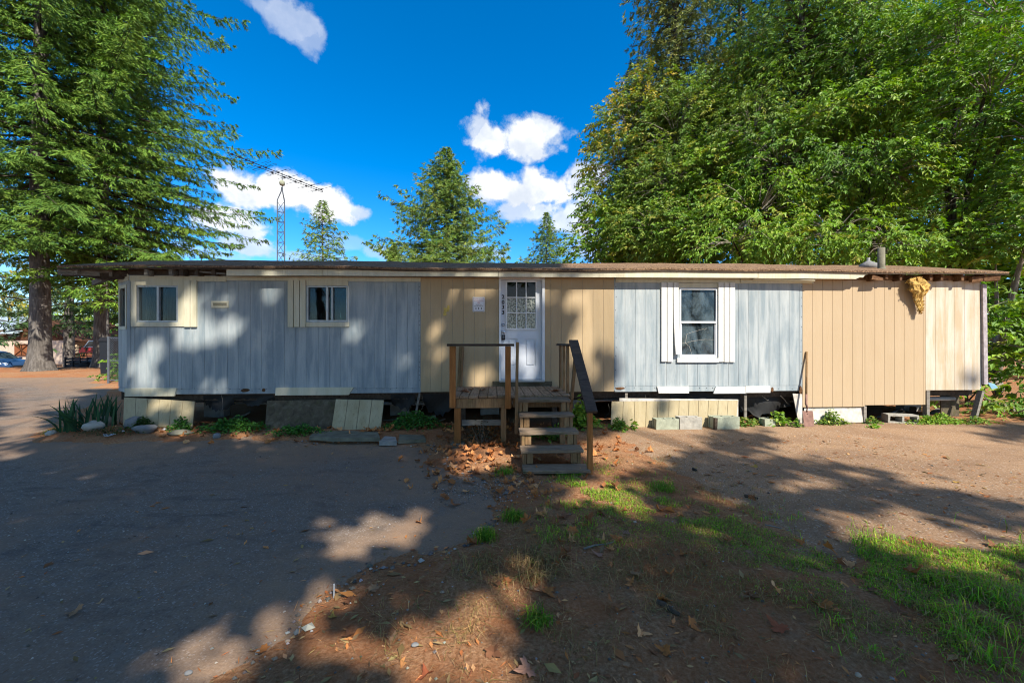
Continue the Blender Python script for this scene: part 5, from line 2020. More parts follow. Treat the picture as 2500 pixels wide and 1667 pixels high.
def shade_wanted(Pn):
    """follow the sunlight on from points in the crowns to where it lands; True where the photo is in shade"""
    nin = np.array([-SA, CA, 0])
    d0 = -P0[0] * SA + P0[1] * CA
    t_w = ((Pn @ nin) - d0) / (S @ nin)          # distance along -S to the wall plane
    t_g = Pn[:, 2] / S[2]
    hit_w = Pn - S * t_w[:, None]
    hit_g = Pn - S * t_g[:, None]
    t_r = (Pn[:, 2] - 3.2) / S[2]
    hit_r = Pn - S * t_r[:, None]
    res = np.zeros(len(Pn), bool)
    u = (hit_w[:, 0] - P0[0]) * CA + (hit_w[:, 1] - P0[1]) * SA
    on_wall = (hit_w[:, 2] > .05) & (hit_w[:, 2] < 3.15) & (u > -1.5) & (u < 17.2)
    wx = 1250 + hit_w[:, 0] / hit_w[:, 1] * F
    wy = 833 + (EYE - hit_w[:, 2]) / hit_w[:, 1] * F
    wnx = (fbm(u * 3.3 + 3, hit_w[:, 2] * 3.3, 3) - .5) * 55
    wny = (fbm(u * 3.3 + 40, hit_w[:, 2] * 3.3 + 9, 3) - .5) * 55
    jit = np.random.default_rng(5).normal(size=(len(Pn), 2))
    wx, wy = wx + wnx + jit[:, 0] * 6, wy + wny + jit[:, 1] * 6
    limit = 1452 + 25 * np.sin(wy / 37.0)
    sh = (wx < limit) & ~ell(LIT_WALL, wx, wy, 12, 12) | ell(DARK_WALL, wx, wy)
    res[on_wall] = sh[on_wall]
    on_roof = ~on_wall & (hit_w[:, 2] >= 3.15) & (u > -1.6)
    rx = hit_r[:, 0]
    shr = (rx < .8 + 1.2 * np.sin(rx * 3)) & (hit_r[:, 1] < 10) & (rx > -11)
    res[on_roof] = shr[on_roof]
    gr_ = ~on_wall & ~on_roof & (hit_g[:, 1] > -2)
    Yg = np.maximum(hit_g[:, 1], .5)
    gx = 1250 + hit_g[:, 0] / Yg * F
    gy = 833 + EYE / Yg * F
    n1, n2 = fbm(hit_g[:, 0] * 2.6 + 60, hit_g[:, 1] * 2.6 + 30, 4) - .5, fbm(hit_g[:, 0] * 2.6 + 90, hit_g[:, 1] * 2.6 + 70, 4) - .5
    gx, gy = gx + n1 * 420 / Yg + jit[:, 0] * 90 / Yg, gy + n2 * 300 / Yg + jit[:, 1] * 55 / Yg
    open_sun = (gx > 1500) & (gy < 1085 + (gx - 1600) * .27)
    fx = (gx < 300) & (gy < 948)
    sh = (~open_sun | ell(DARK_GROUND, gx, gy)) & ~ell(LIT_GROUND, gx, gy, 20, 11, 1.38) & ~fx & (hit_g[:, 0] < 14) & (hit_g[:, 0] > -24)
    res[gr_] = sh[gr_]
    return res


rng = np.random.default_rng(77)
NC = 480000
# sample where the shade lands, then climb toward the sun into the crowns
tx = rng.uniform(-25, 14, NC)
ty = rng.uniform(-1.5, 13.5, NC)
Pn = np.stack([tx, ty, np.zeros(NC)], 1)
goal_y = rng.uniform(-9.5, -3.5, NC)
t = (ty - goal_y) / -S[1]
Pn = Pn + S * t[:, None]
ok = (Pn[:, 2] < 26) & (Pn[:, 2] > 4.5) & (Pn[:, 1] < -2.5)
Pn = Pn[ok]
keep = shade_wanted(Pn)
Pn = Pn[keep & (Pn[:, 0] < 22)]
# keep the outer leaves of a hole whole: a leaf counts only if its own tips are in the shade too
n_keep = min(len(Pn), 120000)
Pn = Pn[rng.choice(len(Pn), n_keep, replace=False)]
trunks = np.array([[-9.5, -8.5], [-1.5, -7.5], [5.5, -8.0], [12.0, -7.0], [18.5, -7.5]])
owner = np.argmin(((Pn[:, None, :2] - trunks[None]) ** 2).sum(-1), 1)
SHL = ["big maple behind the viewer, shading the road", "big maple behind the viewer, shading the grey end of the house", "big maple behind the viewer, shading the driveway and steps",
       "big maple behind the viewer, shading the grass", "big maple behind the viewer at the far side of the pad"]
for i, (x, y) in enumerate(trunks):
    Q = Pn[owner == i]
    if len(Q) < 50:
        continue
    root = tree_root("maple_tree", SHL[i], (x, y, 0), "tree", "maples behind the viewer")
    n = len(Q)
    dr = unit(rng.normal(size=(n, 3)) * [1, 1, .5])
    nr = unit(S + rng.normal(size=(n, 3)) * .5)
    L = rng.uniform(.15, .27, n)
    V, T = leaf_arrays(Q - dr * (L * .45)[:, None], dr, nr, L, L * .95, .1, 0)
    link("crown", np_mesh("crown", V - np.array([x, y, 0]), tris=T, tint=tint_leaves(rng, pick(rng, GREEN, n), n)), M["leaf"], root)
    paths = [([(0, 0, -.2), (0.1, 0, 3), (0, .1, 7), (.2, 0, 12)], [.36, .28, .2, .06])]
    for k in range(4):
        q = Vector(Q[rng.integers(n)]) - Vector((x, y, 0))
        z0 = min(4.5 + k * .6, q.z - 1)
        paths.append(([(0.05, .05, z0), (q.x * .5, q.y * .5, z0 + (q.z - z0) * .6), tuple(q)], [.07, .04, .015]))
    limb_mesh(paths, 8).build("trunk", M["bark_dark"], root, True)

# ------------------------------------------------------------------ grass, weeds and litter
def px_of(X, Y, Z=0.0):
    return 1250 + X / Y * F, 833 + (EYE - Z) / Y * F


def gauss(x, y, cx, cy, rx, ry):
    return np.exp(-(((x - cx) / rx) ** 2 + ((y - cy) / ry) ** 2))


def green_density(X, Y):
    gx, gy = px_of(X, Y)
    d = 1.0 * gauss(gx, gy, 1440, 1215, 75, 38) + .8 * gauss(gx, gy, 1540, 1240, 70, 30) + .6 * gauss(gx, gy, 1620, 1200, 25, 20)
    d += 1.0 * gauss(gx, gy, 2200, 1375, 190, 40) + 1.0 * gauss(gx, gy, 2420, 1385, 110, 45) + .8 * gauss(gx, gy, 2080, 1430, 150, 45) + .7 * gauss(gx, gy, 2300, 1470, 220, 55)
    d += .6 * gauss(gx, gy, 1900, 1390, 90, 40) + .85 * gauss(gx, gy, 1800, 1310, 100, 38) + .75 * gauss(gx, gy, 1690, 1300, 80, 40) + .5 * gauss(gx, gy, 1590, 1280, 70, 35) + .5 * gauss(gx, gy, 2400, 1600, 140, 70) + .3 * gauss(gx, gy, 2200, 1580, 150, 50)
    d += .25 * gauss(gx, gy, 1420, 1320, 100, 40)
    return d


def dry_density(X, Y):
    gx, gy = px_of(X, Y)
    d = .9 * gauss(gx, gy, 1600, 1400, 220, 90) + .7 * gauss(gx, gy, 1350, 1330, 80, 60) + .9 * gauss(gx, gy, 1800, 1480, 250, 100) + .6 * gauss(gx, gy, 1720, 1250, 150, 60)
    d += .7 * gauss(gx, gy, 2200, 1560, 300, 90) + .4 * gauss(gx, gy, 1250, 1420, 90, 60) + .5 * gauss(gx, gy, 1560, 1140, 90, 40) + .45 * gauss(gx, gy, 1150, 1560, 300, 90) + .3 * gauss(gx, gy, 1700, 1600, 400, 80)
    return d


def blades(name, X, Y, h, w, lean, cols, rng, mat="grass", zoff=-.005):
    n = len(X)
    Z = top_z(X, Y) + zoff
    az = rng.random(n) * 6.283
    d = np.stack([np.cos(az), np.sin(az), np.zeros(n)], 1)
    s = np.stack([-np.sin(az), np.cos(az), np.zeros(n)], 1)
    b = np.stack([X, Y, Z], 1)
    up = np.array([0, 0, 1.0])
    le = (lean * (.4 + 1.2 * rng.random(n)))[:, None]
    h, w = h[:, None], w[:, None]
    m1 = b + up * h * .55 * np.sqrt(np.maximum(.05, 1 - (le * .5) ** 2)) + d * h * .4 * le * .6
    tip = b + up * h * np.maximum(.06, 1 - .75 * le) + d * h * le * .95
    V = np.stack([b - s * w * .5, b + s * w * .5, m1 + s * w * .4, m1 - s * w * .4, tip], 1).reshape(-1, 3)
    i = np.arange(n)[:, None] * 5
    Q = i + np.array([[0, 1, 2, 3]])
    T = i + np.array([[3, 2, 4]])
    me = np_mesh(name, V, quads=Q, tris=T, tint=tint_leaves(rng, cols, n, 5, .25))
    return link(name, me, M[mat])


rng = np.random.default_rng(5)


def scatter(dens, n, x0, x1, y0, y1, th=.0, clump=True):
    out = []
    X = rng.uniform(x0, x1, n * 6)
    Y = rng.uniform(y0, y1, n * 6)
    D_ = dens(X, Y)
    if clump:
        c = fbm(X * 4.2, Y * 4.2, 4)
        D_ = D_ * sstep(.42, .60, c + D_ * .05) * 1.5
    k = rng.random(len(X)) < np.clip(D_ - th, 0, 1)
    return X[k][:n], Y[k][:n]


GRASS_C = [(0.193, 0.447, 0.025, 5), (0.297, 0.573, 0.032, 4), (0.139, 0.324, 0.025, 3), (0.524, 0.586, 0.054, 2)]
STRAW_C = [(0.323, 0.217, 0.089, 5), (0.431, 0.301, 0.131, 3), (0.2, 0.133, 0.06, 4), (0.169, 0.168, 0.042, 2)]
X, Y = scatter(green_density, 48000, .2, 5.6, 1.75, 5.6)
o = blades("grass", X, Y, rng.uniform(.03, .11, len(X)) * (.6 + .6 * (X > 2.4)) * (.5 + 1.1 * sstep(.35, .7, fbm(X * 2.3 + 9, Y * 2.3, 3))), rng.uniform(.003, .006, len(X)), .75, pick(rng, GRASS_C + STRAW_C[:2] + [(.13, .12, .04, 2)], len(X)), rng)
tag(o, "short green grass growing between the pad and the bare soil", "grass", kind="stuff")
X, Y = scatter(dry_density, 13000, -1.6, 5.0, 1.75, 5.8)
o = blades("dry_grass", X, Y, rng.uniform(.05, .13, len(X)), rng.uniform(.0018, .0035, len(X)), 1.5, pick(rng, STRAW_C, len(X)), rng)
tag(o, "dry straw-coloured grass matted on the soil", "grass", kind="stuff")


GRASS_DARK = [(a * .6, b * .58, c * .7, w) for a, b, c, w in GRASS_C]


def tuft(px, py, n, h, r, label, cols=GRASS_DARK, name="grass_tuft", seed=0, lean=.7):
    g = np.random.default_rng(900 + px)
    x, y = gp(px, py)
    X = x + g.normal(size=n) * r
    Y = y + g.normal(size=n) * r
    o = blades(name, X, Y, g.uniform(.5, 1.1, n) * h, g.uniform(.004, .007, n), lean, pick(g, cols, n), g)
    tag(o, label, "grass tuft", "grass tufts at the driveway edge")
    return o


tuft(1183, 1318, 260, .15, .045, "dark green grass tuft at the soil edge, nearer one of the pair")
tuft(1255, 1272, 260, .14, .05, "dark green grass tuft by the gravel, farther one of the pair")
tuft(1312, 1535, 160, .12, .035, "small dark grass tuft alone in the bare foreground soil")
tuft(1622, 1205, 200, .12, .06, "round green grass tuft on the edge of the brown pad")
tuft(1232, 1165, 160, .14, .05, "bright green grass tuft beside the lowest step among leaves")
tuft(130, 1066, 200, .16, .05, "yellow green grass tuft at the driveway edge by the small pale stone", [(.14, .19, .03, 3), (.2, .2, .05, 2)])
tuft(1310, 1400, 220, .20, .10, "dry grey grass clump lying over beside the fallen leaves", STRAW_C, "dry_grass_clump", lean=1.3)
tuft(1180, 1395, 180, .16, .10, "dry grey grass clump at the ragged soil edge", STRAW_C, "dry_grass_clump", lean=1.3)

# maple leaves
def maple_outline():
    half = [(0, -.02), (.03, .0), (.16, -.07), (.27, -.04), (.22, .08), (.36, .10), (.50, .22), (.38, .28), (.42, .42), (.26, .36), (.16, .34), (.20, .52), (.12, .62), (.11, .74), (.0, .98)]
    return half + [(-x, y) for x, y in half[::-1][1:-1]]


OUT = np.array(maple_outline())
OUT[:, 1] -= .35


def leaf_verts(g, size, crumple):
    p = OUT * size
    c = np.array([[0, 0]])
    q = np.concatenate([c, p])
    r = np.linalg.norm(q, axis=1) / size
    a = np.arctan2(q[:, 1], q[:, 0])
    z = size * crumple * (r * .55 * (.4 + .8 * np.sin(a * 2 + g.random() * 6)) + r ** 2 * (.45 + .55 * np.sin(3 * a + g.random() * 6)))
    z -= z.min()
    xy = q * (1 - .28 * crumple * r[:, None] * (.5 + .5 * np.sin(a * 2 + g.random() * 6))[:, None])
    return np.concatenate([xy, z[:, None]], 1)


FAN = np.array([[0, 1 + i, 1 + (i + 1) % len(OUT)] for i in range(len(OUT))])
DRYC = [(0.423, 0.158, 0.05, 5), (0.531, 0.234, 0.085, 4), (0.296, 0.117, 0.045, 4), (0.625, 0.33, 0.147, 2), (0.204, 0.089, 0.04, 3)]


def litter(name, X, Y, sizes, label, zadd, g, crumple=.8, cols=DRYC):
    Vs, Ts, Cs = [], [], []
    Z = top_z(X, Y)
    base = pick(g, cols, len(X))
    for i in range(len(X)):
        v = leaf_verts(g, sizes[i], crumple * (.5 + g.random()))
        e = Matrix.Rotation(g.random() * 6.28, 3, 'Z') @ Matrix.Rotation(g.normal() * .35, 3, 'X') @ Matrix.Rotation(g.normal() * .35, 3, 'Y')
        v = v @ np.array(e).T
        v[:, 2] -= v[:, 2].min()
        Vs.append(v + [X[i], Y[i], Z[i] + zadd[i]])
        Ts.append(FAN + i * len(v))
        Cs.append(np.repeat(base[i:i + 1] * (.8 + .4 * g.random()), len(v), 0))
    o = link(name, np_mesh(name, np.concatenate(Vs), tris=np.concatenate(Ts), tint=np.concatenate(Cs)), M["dry_leaf"])
    tag(o, label, "leaves", kind="stuff")
    return o


def litter_density(X, Y):
    gx, gy = px_of(X, Y)
    d = .8 * gauss(gx, gy, 1155, 1112, 75, 45) + .8 * gauss(gx, gy, 1210, 1080, 40, 40) + .55 * gauss(gx, gy, 1100, 1150, 70, 30)
    d += .5 * gauss(gx, gy, 950, 1065, 170, 12) + .3 * gauss(gx, gy, 560, 1070, 200, 12) + .25 * gauss(gx, gy, 1300, 1230, 60, 60) + .16 * gauss(gx, gy, 1430, 1330, 150, 80)
    d += .22 * gauss(gx, gy, 1480, 1120, 90, 40) + .35 * gauss(gx, gy, 1250, 1180, 70, 25) + .5 * gauss(gx, gy, 190, 1050, 30, 10) + .02 * (gy > 1180) * (gx > 1000) + .25 * gauss(gx, gy, 340, 1062, 70, 10) + .3 * gauss(gx, gy, 1340, 1050, 60, 40)
    return d


X, Y = scatter(litter_density, 1300, -8.4, 3.0, 2.2, 7.6, clump=False)
g = np.random.default_rng(8)
gx, gy = px_of(X, Y)
heap = gauss(gx, gy, 1150, 1110, 90, 55)
litter("leaf_litter", X, Y, g.uniform(.07, .13, len(X)), "dry brown maple leaves heaped beside the steps and along the house", g.random(len(X)) * (.01 + .03 * heap), g)

# leaf pieces and needles on the foreground soil
n = 11000
X = rng.uniform(-4.0, 6.5, n)
Y = 1.8 + 5.2 * rng.random(n) ** 1.3
keep = (inside_dist(ASPH, X, Y) < .1) | (rng.random(n) < .12)
X, Y = X[keep], Y[keep]
n = len(X)
C = np.stack([X, Y, top_z(X, Y) + .004], 1)
dr = unit(np.stack([rng.normal(size=n), rng.normal(size=n), rng.normal(size=n) * .12], 1))
nr = unit(np.stack([rng.normal(size=n) * .2, rng.normal(size=n) * .2, np.ones(n)], 1))
L = rng.uniform(.015, .07, n) * np.where(rng.random(n) < .15, 1.8, 1)
V, T = leaf_arrays(C, dr, nr, L, np.where(rng.random(n) < .6, .006, L * .4), .1, 0)
o = link("ground_debris", np_mesh("ground_debris", V, tris=T, tint=tint_leaves(rng, pick(rng, STRAW_C[:3] + DRYC, n), n)), M["dry_leaf"])
tag(o, "scattered needles, straw and leaf bits on the soil", "debris", kind="stuff")
# small stones in the soil and on the asphalt
n = 5200
X = rng.uniform(-6.5, 7.5, n)
Y = 1.8 + 4.6 * rng.random(n) ** 1.5
gx, gy = px_of(X, Y)
pr = .35 + .8 * gauss(gx, gy, 1270, 1200, 90, 40) + .4 * gauss(gx, gy, 930, 1095, 200, 8)
k = rng.random(n) < pr
X, Y = X[k], Y[k]
nx_ = np.concatenate([X, -.25 + rng.normal(size=700) * .35])
ny_ = np.concatenate([Y, 4.55 + rng.normal(size=700) * .22])
X, Y = nx_, np.maximum(ny_, 1.8)
ex, ey = rng.uniform(-3.5, 1.2, 9000), rng.uniform(1.8, 6.8, 9000)
near_edge = np.abs(inside_dist(ASPH, ex, ey) + .05) < .10 * rng.random(9000) ** 2 + .02
ex, ey = ex[near_edge], ey[near_edge]
n0 = len(X)
X, Y = np.concatenate([X, ex]), np.concatenate([Y, ey])
n = len(X)
r = rng.uniform(.004, .011, n) * np.where(rng.random(n) < .05, 1.8, 1)
r[n0:] *= rng.uniform(1.0, 2.6, n - n0)
oc = np.array([[1, 0, 0], [0, 1, 0], [-1, 0, 0], [0, -1, 0], [0, 0, .7], [0, 0, -.5]])
V = (oc[None] * r[:, None, None] * rng.uniform(.7, 1.3, (n, 6, 1))) + np.stack([X, Y, top_z(X, Y) + r * .3], 1)[:, None]
T = (np.arange(n)[:, None, None] * 6 + np.array([[0, 1, 4], [1, 2, 4], [2, 3, 4], [3, 0, 4], [1, 0, 5], [2, 1, 5], [3, 2, 5], [0, 3, 5]])[None]).reshape(-1, 3)
o = link("gravel", np_mesh("gravel", V.reshape(-1, 3), tris=T, tint=tint_leaves(rng, pick(rng, [(.30, .27, .23, 3), (.2, .17, .14, 3), (.42, .39, .34, 1), (.12, .10, .085, 3)], n), n, 6)), M["dry_leaf"])
tag(o, "small loose stones on the asphalt and soil", "gravel", kind="stuff")

# single leaves that stand out
VARS = []
for i in range(8):
    gg = np.random.default_rng(300 + i)
    VARS.append(leaf_verts(gg, 1.0, .14 + .07 * i))
ORANGE, TAN, PINK, BROWN, YELLOW, RED = (.36, .14, .04), (.33, .19, .10), (.33, .18, .12), (.19, .085, .042), (.42, .26, .06), (.30, .09, .04)
LEAVES = [(183, 1482, .17, TAN, 6, "curled tan leaf alone on the dark asphalt"), (912, 1440, .15, TAN, 5, "folded tan leaf standing at the edge of the soil"), (853, 1465, .15, BROWN, 7, "crumpled brown leaf beside the white stub"),
          (812, 1500, .11, YELLOW, 2, "small yellow orange leaf below the white stub"), (634, 1572, .18, ORANGE, 1, "orange leaf on the sunlit soil nearest the asphalt"), (1270, 1393, .15, TAN, 3, "tan star-shaped leaf in the middle of the soil"),
          (1213, 1430, .15, BROWN, 4, "brown leaf on the dry grass clump edge"), (1338, 1453, .20, ORANGE, 3, "large orange leaf with upturned lobes left of the straw"), (1459, 1357, .16, PINK, 2, "pinkish tan leaf beside the thin twig"),
          (1529, 1302, .13, PINK, 1, "pinkish star leaf in the grass below the sunlit patch"), (1553, 1406, .17, TAN, 4, "pale curled leaf in the straw"), (1621, 1596, .14, ORANGE, 5, "orange brown leaf low in the straw at the bottom"),
          (1206, 1596, .18, BROWN, 4, "brown orange leaf at the bottom of the sunlit soil patch"), (1281, 1643, .22, PINK, 3, "big pinkish leaf at the very bottom of the picture"), (2008, 1491, .23, ORANGE, 6, "big bright orange curled leaf beside the green grass"),
          (1898, 1538, .21, RED, 2, "long rust-red leaf lying on bare soil"), (1840, 1459, .17, BROWN, 4, "brown leaf above the rust-red leaf"), (1830, 1349, .13, PINK, 1, "pale pink leaf at the pad corner"), (1667, 1353, .13, ORANGE, 5, "upright orange leaf in thin green grass"),
          (2189, 1493, .19, BROWN, 5, "brown leaf sunk in the long green grass"), (2204, 1440, .14, TAN, 6, "narrow tan leaf on the green grass"), (1842, 1132, .17, YELLOW, 1, "yellow leaf on the sunlit brown pad"),
          (1808, 1172, .14, RED, 5, "small red brown leaf on the brown pad"), (2338, 1170, .17, YELLOW, 2, "pale yellow leaf on the pad toward the right edge"), (2450, 1473, .20, BROWN, 4, "brown leaf in the grass at the right edge"),
          (1818, 1460, .12, TAN, 3, "tan leaf touching the brown leaf in the straw"), (1380, 1265, .20, BROWN, 5, "big brown leaf above the tuft of the green patch"), (1510, 1275, .16, BROWN, 6, "crumpled brown leaf in the green grass patch"),
          (1790, 1207, .11, TAN, 4, "small tan leaf beside the bark piece"), (2075, 1362, .14, BROWN, 3, "brown leaf where the pad meets the long grass"), (2430, 1325, .2, BROWN, 6, "brown crumpled leaf on the pad by the right grass"),
          (960, 1555, .12, TAN, 3, "tan leaf in the sunlit bottom soil left of centre"), (850, 1553, .13, BROWN, 2, "brown leaf on the dark soil between sun patches"), (1040, 1648, .16, RED, 5, "reddish brown leaf on the bottom edge")]
for i, (px, py, s, c, v, lab) in enumerate(LEAVES):
    x, y = gp(px, py, .04)
    z = float(top_z(x, y))
    vv = VARS[v] * s * .58
    col = np.repeat(np.array([c]), len(vv), 0) * (1 + .3 * (np.random.default_rng(i).random((len(vv), 1)) - .5))
    o = link("fallen_leaf", np_mesh("fallen_leaf", vv, tris=FAN, tint=col), M["dry_leaf"])
    o.location = (x, y, z + .006)
    o.rotation_euler = (random.uniform(-.3, .3), random.uniform(-.3, .3), random.uniform(0, 6.28))
    tag(o, lab, "leaf", "single fallen leaves")
for i, (x, y, lab) in enumerate([(-1.15, -.55, "dry leaves heap"), (-.95, -.7, ""), (.25, -.95, ""), (.32, -.8, ""), (-1.25, -.9, "")]):
    p = PT @ Vector((x, y, DZ))
    vv = VARS[(i * 3) % 8] * (.13 + .02 * i)
    o = link("fallen_leaf", np_mesh("fallen_leaf", vv, tris=FAN, tint=np.repeat(np.array([BROWN]), len(vv), 0)), M["dry_leaf"])
    o.location = (p.x, p.y, p.z + .004)
    o.rotation_euler = (0, 0, random.uniform(0, 6.28))
    tag(o, ["dry leaf on the porch deck nearest the wall", "dry leaf in the middle of the left porch deck", "dry leaf on the porch deck above the top step", "curled dry leaf by the right porch railing", "dry leaf at the front left of the porch deck"][i], "leaf", "leaves on the porch")


# ------------------------------------------------------------------ weeds
def weed(px, py, v, w, d, h, n, ll, pal, label, name="weed", cat="weed", seed=0, group="weeds along the house", droop=.3, stems=6):
    g = np.random.default_rng(500 + seed)
    u, _ = hw(px, py, v)
    x, y, _ = house_to_world(u, v, 0)
    z = float(top_z(x, y))
    root = empty(name, (x, y, z), ALPHA)
    tag(root, label, cat, group)
    P = g.normal(size=(n, 3)) * [w * .42, d * .42, 1]
    r = (P[:, 0] / w) ** 2 + (P[:, 1] / d) ** 2
    P[:, 2] = np.abs(g.random(n)) ** .8 * h * np.exp(-r * 1.6) * (.6 + .7 * vnoise(P[:, 0] * 9 + seed * 3, P[:, 1] * 9 + 4))
    dr = unit(g.normal(size=(n, 3)) * [1, 1, .4] + [0, 0, -.25 * droop])
    nr = unit(g.normal(size=(n, 3)) * .4 + [0, -.25, .9])
    L = ll * g.uniform(.6, 1.3, n)
    V, T = leaf_arrays(P, dr, nr, L, L * .75, .1, .1)
    link("leaves", np_mesh("leaves", V, tris=T, tint=tint_leaves(g, pick(g, pal, n), n)), M["leaf"], root)
    m = MB()
    for k in range(stems):
        q = P[g.integers(n)]
        m.tube([(q[0] * .3, q[1] * .3, -.02), (q[0] * .6, q[1] * .6, q[2] * .6), tuple(q)], [.004, .003, .002], 4)
    m.build("stems", M["bark_pale"], root)
    return root


DEEP = [(0.051, 0.162, 0.024, 4), (0.076, 0.212, 0.027, 4), (0.037, 0.119, 0.024, 2)]
weed(1010, 1040, -.22, .62, .22, .30, 1500, .045, DEEP, "deep green cranesbill mat left of the porch", seed=1)
weed(575, 1050, -.25, .75, .25, .22, 1500, .045, DEEP, "deep green low weeds in the gap between the two leaning panels", seed=2)
weed(730, 1060, -.55, .45, .16, .18, 700, .045, DEEP, "deep green low weeds at the foot of the dirty plywood", seed=3)
weed(440, 1035, -.25, .22, .12, .22, 420, .045, DEEP, "green weed clump before the right half of the tilted corner panel", seed=4)
weed(348, 1030, -.22, .18, .10, .26, 350, .05, [(.05, .10, .02, 2), (.035, .075, .018, 2)], "small leafy weed before the middle of the tilted corner panel", seed=5)
weed(322, 1020, -.2, .12, .10, .18, 200, .045, DEEP, "weed at the left foot of the tilted corner panel", seed=15)
weed(1420, 1060, -.35, .30, .30, .55, 420, .10, LIME, "bright broad-leaved vine beside the handrail post", seed=6)
weed(1352, 1075, -1.0, .30, .2, .25, 160, .10, GREEN, "broad-leaved vine under the open treads", seed=7)
weed(1510, 1040, -.38, .22, .14, .26, 350, .05, GREEN, "feathery green weed before the first beige panel right of the steps", seed=8)
weed(1545, 1030, -.34, .09, .06, .24, 26, .085, LIME, "bright three-leaved seedling beside the feathery weed", seed=9, stems=10)
weed(1820, 1030, -.15, .22, .12, .20, 260, .055, OLIVE + [(.25, .10, .04, 1)], "reddish green weed at the stud right of the concrete blocks", seed=10)
weed(1900, 1020, -.16, .28, .12, .34, 170, .08, LIME, "bright bramble seedling under the broken floor edge", seed=11, stems=14)
weed(1945, 1040, -.28, .09, .06, .14, 90, .05, GREEN, "small green weed at the foot of the shovel", seed=12)
weed(2030, 1025, -.08, .36, .10, .24, 420, .055, OLIVE, "olive weed growing over the low white board", seed=13)
weed(2285, 1030, -.10, .62, .14, .20, 1200, .045, LIME, "yellow green weed mat at the foot of the pipe opening", seed=14)
weed(2133, 1046, -.40, .09, .06, .10, 60, .06, LIME, "single green seedling on the bare soil before the dark opening", seed=16)
weed(2130, 1030, -.06, .2, .08, .14, 170, .045, OLIVE, "thin weed at the stud beside the dark opening", seed=17)
weed(1175, 1065, -1.35, .34, .22, .45, 260, .035, [(.10, .075, .04, 3), (.06, .07, .03, 2)], "dry seeded weed under the porch deck", seed=18, stems=30)
weed(1850, 985, -.06, .22, .05, .12, 120, .05, OLIVE, "dry vine hanging over the top of the beige panel", seed=19)["label"] = "sparse vine by the sagging black sheet under the floor"
weed(275, 1025, -.45, .55, .25, .12, 500, .035, [(.09, .085, .03, 3), (.06, .08, .02, 3), (.15, .10, .05, 2)], "mossy ground plants under the iris beside the stones", seed=20)
# leafy twig in the air at the right corner
weed(2385, 1040, -.15, .4, .15, .16, 300, .05, OLIVE, "low weeds at the foot of the leaning stud", seed=21)

# iris with sword leaves at the left corner
iris = []
for (px, py, n, h, lab, sd, Yv) in ((205, 1033, 46, .62, "wide clump of dark sword-leaved iris spilling toward the road", 1, -.25), (258, 1005, 26, .66, "upright clump of sword-leaved iris against the house corner", 2, .05)):
    g = np.random.default_rng(sd + 40)
    u, _ = hw(px, py, Yv)
    x, y, _ = house_to_world(u, Yv, 0)
    z = float(top_z(x, y))
    root = empty("iris_plant", (x, y, z))
    tag(root, lab, "plant", "iris plants at the house corner")
    for k in range(n):
        az = g.uniform(0, 6.28)
        tilt = abs(g.normal()) * (.55 if sd == 1 else .28) + .05
        if sd == 1:
            az = math.pi + g.normal() * 1.1
        hh = h * g.uniform(.6, 1.1)
        b = np.array([g.normal() * (.22 if sd == 1 else .12), g.normal() * .10, -.02])
        d = np.array([math.cos(az), math.sin(az) * .7, 0])
        s = np.array([-math.sin(az + .6), math.cos(az + .6), 0])
        w = g.uniform(.010, .019)
        vs, fs = [], []
        for i, f in enumerate((0, .3, .6, .85, 1.0)):
            p = b + np.array([0, 0, 1]) * hh * f * (1 - .35 * tilt * f) + d * hh * tilt * (f * .55 + f * f * .65)
            ww = w * (1, 1.15, .95, .55, .03)[i]
            vs += [tuple(p - s * ww), tuple(p + s * ww)]
            if i:
                q = (i - 1) * 2
                fs.append((q, q + 1, q + 3, q + 2))
        c = np.array([(.030, .085, .035), (.042, .105, .04), (.022, .06, .03)][g.integers(3)]) * g.uniform(.8, 1.25)
        link("blade", np_mesh("blade", vs, quads=fs, tint=np.repeat(c[None], len(vs), 0), smooth=True), M["leaf"], root)
# paper scraps along the bed edge
g = np.random.default_rng(3)
for i, (px, py, w) in enumerate(((268, 1076, .22), (298, 1072, .16), (330, 1068, .14), (353, 1063, .18), (388, 1061, .2), (402, 1065, .1))):
    x, y = gp(px, py, .03)
    k = 9
    pts = [(w / 2 * math.cos(t) * g.uniform(.6, 1.1), w * .22 * math.sin(t) * g.uniform(.6, 1.2)) for t in np.linspace(0, 6.283, k, endpoint=False)]
    o = MB().prism(pts, 'z', 0, .012).jitter(.008).build("paper_scrap", M["paper_scrap"])
    o.location = (x, y, float(top_z(x, y)) + .008)
    o.rotation_euler = (.15, 0, g.normal() * .2)
    tag(o, ["long white torn scrap at the left end of the litter strip by the stones", "white torn scrap second along the litter strip", "small white scrap third along the litter strip", "bright white scrap fourth along the litter strip",
            "white crumpled scrap fifth along the litter strip", "smallest white scrap at the right end of the litter strip"][i], "scrap", "torn white scraps by the planting bed")

